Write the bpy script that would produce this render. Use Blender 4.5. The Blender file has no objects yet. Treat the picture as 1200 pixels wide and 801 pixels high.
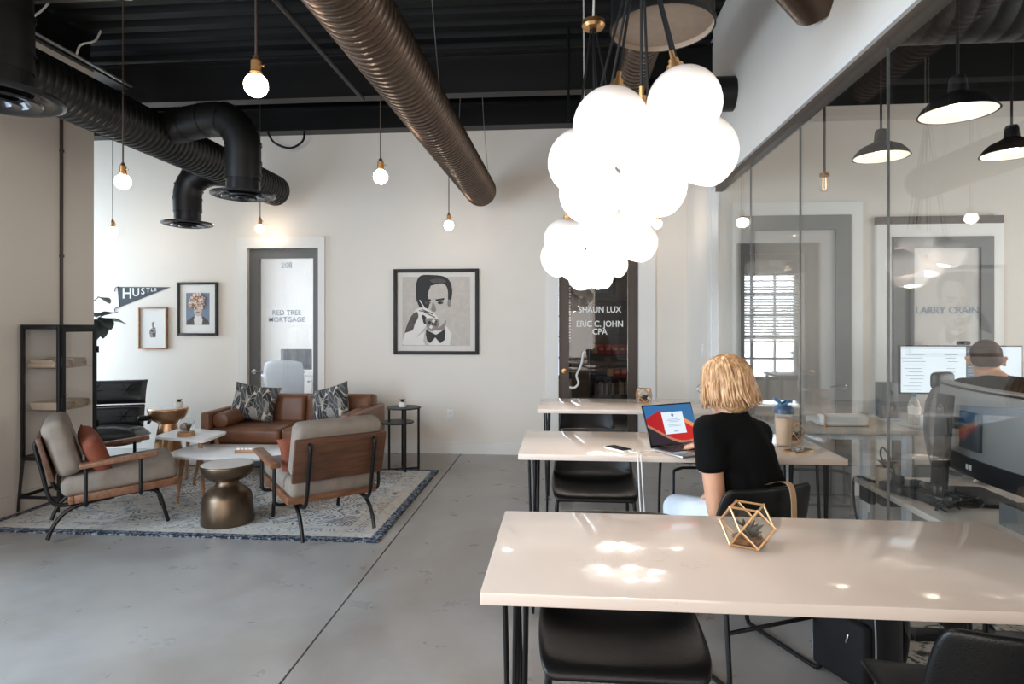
import bpy, bmesh, math, random
from mathutils import Vector, Matrix
R = math.radians
PI = math.pi
random.seed(7)
SC = bpy.context.scene
COL = SC.collection

# ---------------------------------------------------------------- camera
YAW = math.atan(59 / 720)
cam_d = bpy.data.cameras.new('camera')
cam_d.sensor_width = 36
cam_d.lens = 21.6
cam_d.shift_y = -19.5 / 1200
cam_d.clip_start = 0.05
cam = bpy.data.objects.new('camera', cam_d)
COL.objects.link(cam)
cam.location = (0, 0, 1.34)
cam.rotation_euler = (R(90), 0, YAW)
SC.camera = cam

# ---------------------------------------------------------------- world, daylight, exposure
W = bpy.data.worlds.new('world')
SC.world = W
W.use_nodes = True
W.node_tree.nodes['Background'].inputs[0].default_value = (0.75, 0.86, 1.0, 1)
W.node_tree.nodes['Background'].inputs[1].default_value = 1.0


def area(name, loc, rot, sx, sy, power, col):
    d = bpy.data.lights.new(name, 'AREA')
    d.shape = 'RECTANGLE'
    d.size, d.size_y = sx, sy
    d.energy = power
    d.color = col
    o = bpy.data.objects.new(name, d)
    COL.objects.link(o)
    o.location = loc
    o.rotation_euler = rot
    return o


DAY = (0.64, 0.82, 1.0)
area('daylight_side_window', (-3.93, 0.9, 1.45), (0, R(-90), 0), 2.3, 2.9, 185, DAY)
area('daylight_corner_window', (-6.45, 5.55, 1.5), (0, R(-90), 0), 2.3, 1.3, 52, DAY)
area('daylight_front_window', (-1.4, -2.42, 1.6), (R(90), 0, 0), 4.4, 2.6, 84, (1.0, 0.86, 0.73))
area('daylight_room_window', (-4.52, 7.7, 1.5), (0, R(-90), 0), 1.8, 1.6, 34, (0.8, 0.9, 1.0))
area('daylight_blind_window', (-0.34, 9.12, 1.35), (R(-90), 0, 0), 0.95, 1.5, 24, (0.85, 0.93, 1.0))
area('office_fill_light', (4.92, 2.5, 1.6), (0, R(90), 0), 2.0, 3.4, 52, (1.0, 0.93, 0.87))  # area light added out of view to brighten the office

VS = SC.view_settings
VS.view_transform = 'Standard'
VS.look = 'None'
VS.gamma = 1
VS.use_curve_mapping = False
VS.exposure = 0.70
SC.cycles.use_denoising = True
SC.cycles.max_bounces = 10
SC.cycles.diffuse_bounces = 5
SC.cycles.glossy_bounces = 5
SC.cycles.transmission_bounces = 8
SC.cycles.transparent_max_bounces = 24
SC.cycles.sample_clamp_indirect = 6
SC.cycles.caustics_reflective = False
SC.cycles.caustics_refractive = False


# ---------------------------------------------------------------- materials
def lin(c):
    return tuple(((x / 12.92) if x <= 0.04045 else ((x + 0.055) / 1.055) ** 2.4) for x in c)


def rgb(r, g, b):
    return lin((r / 255, g / 255, b / 255)) + (1,)


class NT:
    """small node-tree builder"""
    def __init__(s, name):
        s.m = bpy.data.materials.new(name)
        s.m.use_nodes = True
        s.t = s.m.node_tree
        s.t.nodes.clear()
        s.out = s.t.nodes.new('ShaderNodeOutputMaterial')

    def n(s, kind, **kw):
        nd = s.t.nodes.new(kind)
        for k, v in kw.items():
            if k.startswith('i_'):
                nd.inputs[k[2:].replace('_', ' ')].default_value = v
            else:
                setattr(nd, k, v)
        return nd

    def l(s, a, b):
        s.t.links.new(a, b)

    def coord(s, kind='Object', scale=(1, 1, 1), rot=(0, 0, 0)):
        tc = s.n('ShaderNodeTexCoord')
        mp = s.n('ShaderNodeMapping')
        mp.inputs['Scale'].default_value = scale
        mp.inputs['Rotation'].default_value = rot
        s.l(tc.outputs[kind], mp.inputs[0])
        return mp.outputs[0]

    def noise(s, co, scale, detail=4, rough=0.55, dist=0.0):
        nd = s.n('ShaderNodeTexNoise')
        nd.inputs['Scale'].default_value = scale
        nd.inputs['Detail'].default_value = detail
        nd.inputs['Roughness'].default_value = rough
        nd.inputs['Distortion'].default_value = dist
        s.l(co, nd.inputs['Vector'])
        return nd.outputs[0]

    def ramp(s, fac, stops):
        r = s.n('ShaderNodeValToRGB')
        while len(r.color_ramp.elements) < len(stops):
            r.color_ramp.elements.new(0.5)
        for e, (p, c) in zip(r.color_ramp.elements, stops):
            e.position = p
            e.color = c
        s.l(fac, r.inputs[0])
        return r.outputs[0]

    def mix(s, fac, a, b, mode='MIX'):
        m = s.n('ShaderNodeMix', data_type='RGBA', blend_type=mode)
        for v, i in ((fac, 0), (a, 6), (b, 7)):
            if hasattr(v, 'is_output'):
                s.l(v, m.inputs[i])
            else:
                m.inputs[i].default_value = v
        return m.outputs[2]

    def math(s, op, a, b=0.0, c=0.0):
        m = s.n('ShaderNodeMath', operation=op)
        for i, v in enumerate((a, b, c)):
            if hasattr(v, 'is_output'):
                s.l(v, m.inputs[i])
            else:
                m.inputs[i].default_value = v
        return m.outputs[0]

    def bsdf(s, col, rough=0.5, metal=0.0, bump=None, bstr=0.2, bdist=0.01, spec=0.5, **kw):
        b = s.n('ShaderNodeBsdfPrincipled')
        for v, k in ((col, 'Base Color'), (rough, 'Roughness'), (metal, 'Metallic')):
            if hasattr(v, 'is_output'):
                s.l(v, b.inputs[k])
            else:
                b.inputs[k].default_value = v
        b.inputs['Specular IOR Level'].default_value = spec
        for k, v in kw.items():
            b.inputs[k.replace('_', ' ')].default_value = v
        if bump is not None:
            bp = s.n('ShaderNodeBump')
            bp.inputs['Strength'].default_value = bstr
            bp.inputs['Distance'].default_value = bdist
            s.l(bump, bp.inputs['Height'])
            s.l(bp.outputs[0], b.inputs['Normal'])
        s.l(b.outputs[0], s.out.inputs[0])
        return b


def M(name, col, rough=0.5, metal=0.0, var=0.08, scale=6.0, bump=0.0, bscale=60.0, spec=0.5, stretch=(1, 1, 1), **kw):
    t = NT(name)
    co = t.coord('Object', stretch)
    f = t.noise(co, scale)
    dark = tuple(c * (1 - var) for c in col[:3]) + (1,)
    lite = tuple(min(1, c * (1 + var)) for c in col[:3]) + (1,)
    c = t.ramp(f, [(0.3, dark), (0.7, lite)])
    bm_ = t.noise(co, bscale, 3) if bump else None
    t.bsdf(c, rough, metal, bm_, bump, 0.004, spec, **kw)
    return t.m


def wood(name, a, b, rough=0.45, scale=4.0, stretch=(1, 8, 8)):
    t = NT(name)
    co = t.coord('Object', stretch)
    f = t.noise(co, scale, 6, 0.6, 0.6)
    c = t.ramp(f, [(0.25, a), (0.75, b)])
    t.bsdf(c, rough, 0, f, 0.15, 0.003)
    return t.m


def emit(name, col, st):
    t = NT(name)
    e = t.n('ShaderNodeEmission')
    e.inputs[0].default_value = col
    e.inputs[1].default_value = st
    t.l(e.outputs[0], t.out.inputs[0])
    return t.m


def glass(name, tint=(1, 1, 1, 1), base=0.04, rough=0.0, haze=0.0, hazecol=(0.9, 0.93, 0.95, 1), top=0.96):
    """thin pane: Schlick reflection over a clear (optionally etched) sheet"""
    t = NT(name)
    lw = t.n('ShaderNodeLayerWeight')
    lw.inputs[0].default_value = 0.5
    fr = t.math('ADD', t.math('MULTIPLY', t.math('POWER', lw.outputs['Facing'], 5.0), top), base)
    tr = t.n('ShaderNodeBsdfTransparent')
    tr.inputs[0].default_value = tint
    body = tr.outputs[0]
    if haze:
        df = t.n('ShaderNodeBsdfDiffuse')
        df.inputs[0].default_value = hazecol
        tl = t.n('ShaderNodeBsdfTranslucent')
        tl.inputs[0].default_value = hazecol
        m1 = t.n('ShaderNodeMixShader')
        m1.inputs[0].default_value = 0.6
        t.l(df.outputs[0], m1.inputs[1])
        t.l(tl.outputs[0], m1.inputs[2])
        m2 = t.n('ShaderNodeMixShader')
        m2.inputs[0].default_value = haze
        t.l(tr.outputs[0], m2.inputs[1])
        t.l(m1.outputs[0], m2.inputs[2])
        body = m2.outputs[0]
    gl = t.n('ShaderNodeBsdfGlossy')
    gl.inputs['Roughness'].default_value = rough
    mx = t.n('ShaderNodeMixShader')
    t.l(fr, mx.inputs[0])
    t.l(body, mx.inputs[1])
    t.l(gl.outputs[0], mx.inputs[2])
    t.l(mx.outputs[0], t.out.inputs[0])
    return t.m


MT = {}
MT['wall'] = M('wall_paint', rgb(231, 223, 213), 0.62, 0, 0.015, 2.0, 0.05, 120)
MT['wall_beige'] = M('wall_paint_beige', rgb(222, 213, 202), 0.65, 0, 0.02, 1.5, 0.05, 100)
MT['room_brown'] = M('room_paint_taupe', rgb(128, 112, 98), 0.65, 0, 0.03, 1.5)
MT['trim'] = M('trim_paint', rgb(232, 229, 224), 0.4, 0, 0.01)
MT['black_ceiling'] = M('ceiling_black', rgb(15, 14, 13), 0.65, 0, 0.2, 3, spec=0.3)
MT['black_steel'] = M('black_steel', rgb(34, 33, 33), 0.42, 0, 0.15, 5)
MT['joist'] = M('joist_steel', rgb(26, 25, 25), 0.4, 0.2, 0.15, 5)
MT['conduit'] = M('conduit_steel', rgb(150, 152, 155), 0.35, 0.8, 0.1)
MT['duct'] = M('duct_steel', rgb(98, 80, 67), 0.34, 0.85, 0.18, 5)
MT['duct_black'] = M('duct_black_paint', rgb(22, 21, 20), 0.42, 0.35, 0.18, 5)
MT['duct_inside'] = M('duct_liner', rgb(150, 130, 112), 0.8, 0, 0.08, 30)
MT['diffuser'] = M('diffuser_enamel', rgb(40, 40, 42), 0.22, 0.4, 0.1)
MT['brass'] = M('brass', rgb(196, 150, 100), 0.3, 0.9, 0.08)
MT['brass_wire'] = M('brass_wire', rgb(205, 160, 112), 0.35, 0.6, 0.08)
MT['chrome'] = M('chrome', rgb(225, 222, 218), 0.15, 1.0, 0.02)
MT['globe'] = None
MT['globe_mouth'] = emit('globe_mouth_glow', (1.0, 0.88, 0.78, 1), 3.5)
MT['globe_core'] = emit('globe_core_glow', (1.0, 0.87, 0.76, 1), 50.0)
MT['bulb'] = emit('bulb_glow', (1.0, 0.84, 0.66, 1), 22.0)
MT['filament'] = emit('filament_glow', (1.0, 0.55, 0.2, 1), 2.2)
MT['lamp_white'] = M('lamp_enamel', rgb(240, 236, 228), 0.5, 0, 0.01)
MT['black_leather'] = M('black_leather', rgb(13, 12, 12), 0.36, 0, 0.2, 8, 0.25, 260, spec=0.35)
MT['lounge_leather'] = M('lounge_leather', rgb(36, 40, 45), 0.32, 0, 0.2, 8, 0.2, 200)  # black leather with its blue-grey highlights put into the base colour
MT['black_tube'] = M('black_tube', rgb(16, 16, 17), 0.38, 0.2, 0.1, spec=0.4)
MT['quartz'] = None
MT['white_quartz'] = M('white_laminate', rgb(236, 236, 236), 0.2, 0, 0.01)
MT['office_top'] = M('desk_laminate', rgb(218, 206, 194), 0.35, 0, 0.03)
MT['white_metal'] = M('white_metal', rgb(222, 226, 230), 0.35, 0.1, 0.02)
MT['door_grey'] = M('door_grey', rgb(100, 100, 98), 0.45, 0, 0.04)
MT['door_brown'] = M('door_bronze', rgb(70, 58, 50), 0.4, 0.1, 0.06)
MT['bronze'] = M('hammered_bronze', rgb(104, 88, 72), 0.38, 0.9, 0.2, 9, 0.12, 90)
MT['copper'] = M('hammered_copper', rgb(214, 170, 132), 0.28, 0.85, 0.1, 9, 0.1, 90)
MT['concrete_top'] = M('pale_top', rgb(206, 200, 194), 0.5, 0, 0.06, 14)
MT['tan_leather'] = M('tan_leather', rgb(124, 82, 58), 0.42, 0, 0.24, 5, 0.2, 120)
MT['dark_leg'] = M('dark_wood_leg', rgb(60, 40, 30), 0.5)
MT['grey_fabric'] = M('grey_linen', rgb(132, 121, 110), 0.9, 0, 0.12, 12, 0.35, 300)
MT['rust_fabric'] = M('rust_linen', rgb(126, 66, 46), 0.9, 0, 0.15, 12, 0.3, 300)
MT['walnut'] = wood('walnut_wood', rgb(56, 35, 24), rgb(106, 69, 47))
MT['acacia'] = wood('acacia_wood', rgb(88, 56, 38), rgb(146, 100, 70))
MT['oak'] = wood('oak_wood', rgb(140, 98, 66), rgb(182, 138, 98))
MT['black_paint'] = M('black_powder_coat', rgb(17, 17, 18), 0.45, 0.1, 0.1, spec=0.35)
MT['linen'] = M('folded_linen', rgb(190, 172, 152), 0.9, 0, 0.12, 15, 0.3, 200)
MT['paper'] = M('paper', rgb(232, 230, 226), 0.7, 0, 0.01)
MT['mat_board'] = M('mat_board', rgb(222, 216, 208), 0.7, 0, 0.02)
MT['ink'] = M('ink_black', rgb(28, 26, 25), 0.6, 0, 0.1)
MT['grey_dark'] = M('print_grey_dark', rgb(78, 72, 68), 0.6, 0, 0.25, 20)
MT['grey_mid'] = M('print_grey_mid', rgb(140, 130, 122), 0.6, 0, 0.2, 20)
MT['grey_light'] = M('print_grey_light', rgb(196, 186, 176), 0.6, 0, 0.08, 20)
MT['print_white'] = M('print_white', rgb(228, 222, 215), 0.6, 0, 0.03, 20)
MT['print_blue'] = M('print_blue', rgb(120, 132, 150), 0.6, 0, 0.1)
MT['print_peach'] = M('print_peach', rgb(226, 186, 160), 0.6, 0, 0.12, 30)
MT['print_rose'] = M('print_rose', rgb(178, 110, 84), 0.6, 0, 0.12, 30)
MT['pennant'] = M('pennant_felt', rgb(84, 88, 94), 0.95, 0, 0.1, 20)
MT['letter_white'] = M('letter_white', rgb(238, 236, 232), 0.6, 0, 0.01)
MT['letter_frost'] = M('letter_frost', rgb(206, 212, 216), 0.6, 0, 0.01)
MT['letter_etch'] = M('letter_etch', rgb(158, 172, 184), 0.7, 0, 0.01)
MT['leaf'] = M('fig_leaf', rgb(74, 84, 80), 0.4, 0, 0.25, 6)
MT['leaf_dark'] = M('succulent_leaf', rgb(58, 56, 48), 0.5, 0, 0.3, 20)
MT['leaf_pale'] = M('air_plant_leaf', rgb(186, 180, 164), 0.6, 0, 0.15, 20)
MT['soil'] = M('potting_soil', rgb(120, 84, 56), 0.9, 0, 0.35, 60, 0.5, 200)
MT['ceramic'] = M('white_ceramic', rgb(226, 220, 212), 0.35, 0, 0.03)
MT['skin'] = M('skin', rgb(214, 160, 128), 0.5, 0, 0.06, 14, 0.05, 200, Subsurface_Weight=0.08)
MT['hair'] = None
MT['dark_hair'] = M('dark_hair', rgb(86, 64, 52), 0.7, 0, 0.3, 40, 0.3, 300)
MT['black_cloth'] = M('black_cotton', rgb(11, 11, 11), 0.95, 0, 0.2, 5, 0.2, 60, spec=0.15)
MT['white_cloth'] = M('white_denim', rgb(214, 222, 230), 0.85, 0, 0.05, 10, 0.2, 250)
MT['shoe'] = M('shoe_leather', rgb(160, 120, 90), 0.6)
MT['alu'] = M('aluminium', rgb(196, 192, 188), 0.3, 0.8, 0.02)
MT['dark_glass'] = M('dark_screen', rgb(22, 23, 26), 0.12, 0, 0.05)
MT['blue_plastic'] = M('blue_plastic', rgb(62, 104, 140), 0.4, 0, 0.05)
MT['clear_plastic'] = glass('clear_plastic', (0.96, 0.93, 0.88, 1), 0.06, 0.1, 0.35, (0.92, 0.86, 0.78, 1))
MT['pane'] = glass('partition_glass', (0.95, 0.965, 0.96, 1), 0.085, 0.0, top=0.915)
MT['pane_edge'] = M('glass_edge', rgb(104, 106, 104), 0.2, 0, 0.05)
MT['cab_glass'] = glass('cabinet_glass', (0.98, 0.98, 0.98, 1), 0.03, 0.0)
MT['terr_glass'] = glass('terrarium_glass', (0.98, 0.98, 0.97, 1), 0.05, 0.0)
MT['frosted'] = glass('frosted_glass', (0.95, 0.97, 1, 1), 0.04, 0.0, 0.14, (0.85, 0.9, 0.94, 1))
MT['frosted_office'] = glass('frosted_office_glass', (1, 1, 1, 1), 0.04, 0.0, 0.85, (0.90, 0.87, 0.83, 1))
MT['clear_door'] = glass('door_glass', (0.9, 0.9, 0.9, 1), 0.04, 0.0)
MT['plastic_black'] = M('black_plastic', rgb(26, 26, 28), 0.4, 0, 0.1)
MT['plastic_grey'] = M('silver_plastic', rgb(150, 148, 146), 0.38, 0.35, 0.04)
MT['plastic_slate'] = M('slate_plastic', rgb(70, 74, 78), 0.35, 0.2, 0.05)
MT['plastic_white'] = M('white_plastic', rgb(232, 232, 230), 0.4, 0, 0.02)
MT['nylon'] = M('black_nylon', rgb(15, 15, 17), 0.7, 0, 0.2, 10, 0.3, 400, spec=0.3)
MT['piping'] = M('grey_piping', rgb(126, 130, 134), 0.6)
MT['tray_grey'] = M('grey_tray', rgb(104, 106, 106), 0.5, 0.2, 0.05)
MT['red_box'] = M('red_print', rgb(172, 44, 44), 0.6, 0, 0.3, 40)
MT['tan_box'] = M('tan_card', rgb(186, 150, 118), 0.7, 0, 0.15, 20)
MT['book_a'] = M('book_grey', rgb(92, 84, 78), 0.7, 0, 0.2, 20)
MT['book_b'] = M('book_cream', rgb(168, 152, 134), 0.7, 0, 0.2, 20)
MT['rubber'] = M('strap_tan', rgb(186, 152, 116), 0.6)
MT['mesh_grey'] = M('chair_mesh', rgb(104, 104, 104), 0.8, 0, 0.1, 30)
MT['mesh_white'] = M('white_mesh', rgb(214, 220, 226), 0.7, 0, 0.04, 30)


def make_floor():
    t = NT('polished_concrete')
    co = t.coord('Object')
    a = t.noise(co, 0.8, 5, 0.55, 0.5)
    b = t.noise(co, 5.0, 6, 0.6, 0.2)
    c1 = t.ramp(a, [(0.22, rgb(134, 129, 124)), (0.5, rgb(160, 157, 154)), (0.78, rgb(178, 176, 173))])
    c2 = t.ramp(b, [(0.35, (0.90, 0.90, 0.90, 1)), (0.65, (1, 1, 1, 1))])
    c = t.mix(1.0, c1, c2, 'MULTIPLY')
    stain = t.ramp(t.noise(co, 0.55, 4, 0.6, 0.8), [(0.44, (0, 0, 0, 1)), (0.60, (1, 1, 1, 1))])
    c = t.mix(t.math('MULTIPLY', stain, 0.5), c, rgb(132, 116, 100))
    v = t.n('ShaderNodeTexVoronoi', feature='F1')
    v.inputs['Scale'].default_value = 1.7
    t.l(co, v.inputs['Vector'])
    spot = t.math('LESS_THAN', v.outputs['Distance'], 0.028)
    c = t.mix(t.math('MULTIPLY', spot, 0.5), c, rgb(84, 78, 72))
    r = t.ramp(b, [(0.2, (0.25, 0.25, 0.25, 1)), (0.8, (0.34, 0.34, 0.34, 1))])
    t.bsdf(c, r, 0, b, 0.05, 0.003)
    return t.m


def make_quartz():
    t = NT('quartz_top')
    co = t.coord('Object', (1, 1, 1))
    a = t.noise(co, 3.0, 6, 0.6, 1.4)
    vein = t.math('ABSOLUTE', t.math('SUBTRACT', a, 0.5))
    vm = t.math('LESS_THAN', vein, 0.003)
    b = t.noise(co, 2.2, 3)
    k = t.math('MULTIPLY', vm, t.math('GREATER_THAN', b, 0.55))
    c = t.mix(t.math('MULTIPLY', k, 0.22), rgb(222, 207, 194), rgb(172, 154, 138))
    t.bsdf(c, 0.075, 0, None)
    return t.m


def make_hair():
    t = NT('blonde_hair')
    co = t.coord('Object', (1, 1, 0.12))
    f = t.noise(co, 95, 4, 0.6)
    c = t.ramp(f, [(0.28, rgb(104, 72, 46)), (0.5, rgb(180, 138, 96)), (0.72, rgb(228, 196, 154))])
    t.bsdf(c, 0.42, 0, f, 0.4, 0.003)
    return t.m


def make_rug():
    t = NT('distressed_rug')
    tc = t.n('ShaderNodeTexCoord')
    sp = t.n('ShaderNodeSeparateXYZ')
    t.l(tc.outputs['Object'], sp.inputs[0])
    co = tc.outputs['Object']
    ax = t.math('ABSOLUTE', sp.outputs[0])
    ay = t.math('ABSOLUTE', sp.outputs[1])
    HX, HY = 1.359, 0.9425
    d = t.math('MINIMUM', t.math('SUBTRACT', HX, ax), t.math('SUBTRACT', HY, ay))
    wob = t.math('MULTIPLY', t.math('SUBTRACT', t.noise(co, 30, 2), 0.5), 0.02)
    d = t.math('ADD', d, wob)
    n1 = t.noise(co, 7.0, 8, 0.7, 1.2)
    n2 = t.noise(co, 26.0, 6, 0.7, 0.5)
    n3 = t.noise(co, 2.2, 4, 0.6, 0.6)
    field = t.ramp(n1, [(0.33, rgb(84, 100, 120)), (0.42, rgb(172, 178, 184)), (0.5, rgb(216, 213, 208)), (0.6, rgb(222, 217, 208)), (0.72, rgb(206, 182, 154))])
    # medallion rings, worn through
    v = t.n('ShaderNodeTexVoronoi', feature='F1')
    v.inputs['Scale'].default_value = 5.5
    t.l(co, v.inputs['Vector'])
    ring = t.math('SINE', t.math('MULTIPLY', v.outputs['Distance'], 46))
    orn = t.math('MULTIPLY', t.math('GREATER_THAN', ring, 0.45), t.math('GREATER_THAN', t.math('ADD', n2, t.math('MULTIPLY', n3, 0.6)), 0.78))
    field = t.mix(t.math('MULTIPLY', orn, 0.85), field, rgb(58, 66, 82))
    rust = t.math('MULTIPLY', t.math('GREATER_THAN', t.math('ADD', n3, t.math('MULTIPLY', n2, 0.5)), 0.86), 0.5)
    field = t.mix(rust, field, rgb(176, 138, 106))
    cream = t.mix(t.math('MULTIPLY', t.math('GREATER_THAN', n2, 0.56), 0.5), rgb(210, 203, 193), rgb(136, 136, 138))
    navy = t.mix(t.math('MULTIPLY', t.math('GREATER_THAN', n2, 0.52), 0.55), rgb(46, 62, 84), rgb(150, 158, 166))
    c = t.mix(t.math('LESS_THAN', d, 0.26), field, cream)
    b2 = t.math('MULTIPLY', t.math('LESS_THAN', d, 0.215), t.math('GREATER_THAN', d, 0.15))
    c = t.mix(t.math('MULTIPLY', b2, 0.8), c, field)
    c = t.mix(t.math('LESS_THAN', d, 0.062), c, navy)
    c = t.mix(t.math('LESS_THAN', d, 0.014), c, rgb(40, 46, 58))
    wear = t.math('MULTIPLY', t.math('GREATER_THAN', t.noise(co, 60, 3), 0.54), 0.28)
    c = t.mix(wear, c, rgb(220, 219, 217))
    t.bsdf(c, 0.95, 0, t.noise(co, 240, 2), 0.4, 0.004, 0.1)
    return t.m


def make_leaf_fabric():
    t = NT('leaf_print_fabric')
    c = rgb(208, 198, 186)
    tc = t.n('ShaderNodeTexCoord')
    for k, (rot, off) in enumerate(((R(28), 0.0), (R(-48), 3.3), (R(75), 7.1), (R(-12), 11.7), (R(50), 17.9))):
        mp = t.n('ShaderNodeMapping')
        mp.inputs['Location'].default_value = (off, 0, off * 0.7)
        mp.inputs['Rotation'].default_value = (0, rot, 0)
        mp.inputs['Scale'].default_value = (11.0, 0.0, 5.2)
        t.l(tc.outputs['Object'], mp.inputs[0])
        v = t.n('ShaderNodeTexVoronoi', feature='F1')
        v.inputs['Scale'].default_value = 1.0
        v.inputs['Randomness'].default_value = 0.8
        t.l(mp.outputs[0], v.inputs['Vector'])
        df = t.n('ShaderNodeVectorMath', operation='SUBTRACT')
        t.l(mp.outputs[0], df.inputs[0])
        t.l(v.outputs['Position'], df.inputs[1])
        sp = t.n('ShaderNodeSeparateXYZ')
        t.l(df.outputs[0], sp.inputs[0])
        w = t.math('MULTIPLY', t.math('SUBTRACT', 1.0, t.math('POWER', t.math('ABSOLUTE', t.math('MULTIPLY', sp.outputs[2], 1.9)), 2.0)), 0.30)
        ax = t.math('ABSOLUTE', sp.outputs[0])
        m = t.math('LESS_THAN', ax, w)
        sep = t.n('ShaderNodeSeparateColor')
        t.l(v.outputs['Color'], sep.inputs[0])
        shade = t.ramp(sep.outputs[0], [(0.0, rgb(30, 32, 36)), (0.5, rgb(54, 58, 62)), (0.8, rgb(92, 96, 98)), (1.0, rgb(176, 170, 162))])
        vein = t.math('SINE', t.math('ADD', t.math('MULTIPLY', sp.outputs[2], 60), t.math('MULTIPLY', ax, 50)))
        shade = t.mix(t.math('MULTIPLY', t.math('GREATER_THAN', vein, 0.55), 0.25), shade, rgb(120, 120, 118))
        shade = t.mix(t.math('MULTIPLY', t.math('LESS_THAN', ax, 0.022), 0.6), shade, rgb(160, 156, 150))
        edge = t.math('MULTIPLY', m, t.math('GREATER_THAN', t.math('ADD', ax, 0.035), w))
        c = t.mix(m, c, shade)
        c = t.mix(t.math('MULTIPLY', edge, 0.6), c, rgb(196, 186, 174))
    t.bsdf(c, 0.9, 0, None)
    return t.m


def make_rug_office():
    t = NT('office_rug_pattern')
    co = t.coord('Object')
    n = t.noise(co, 9, 6, 0.65, 2.2)
    c = t.ramp(n, [(0.40, rgb(58, 52, 48)), (0.46, rgb(196, 186, 172)), (0.62, rgb(206, 196, 184)), (0.68, rgb(120, 112, 104))])
    t.bsdf(c, 0.95, 0, None)
    return t.m


def make_globe():
    t = NT('opal_glass')
    tc = t.n('ShaderNodeTexCoord')
    sp = t.n('ShaderNodeSeparateXYZ')
    t.l(tc.outputs['Generated'], sp.inputs[0])
    g = t.ramp(sp.outputs[2], [(0.0, (1, 1, 1, 1)), (0.45, (0.8, 0.8, 0.8, 1)), (0.8, (0.20, 0.20, 0.20, 1)), (1.0, (0.04, 0.04, 0.04, 1))])  # glow dimmed towards the neck, putting shade on the globe tops
    b = t.bsdf(rgb(226, 219, 213), 0.22, 0, None)
    b.inputs['Emission Color'].default_value = (1.0, 0.90, 0.83, 1)
    t.l(t.math('MULTIPLY', g, 0.85), b.inputs['Emission Strength'])
    return t.m


MT['globe'] = make_globe()
MT['floor'] = make_floor()
MT['quartz'] = make_quartz()
MT['hair'] = make_hair()
MT['rug'] = make_rug()
MT['leaf_fabric'] = make_leaf_fabric()
MT['office_rug'] = make_rug_office()


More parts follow.
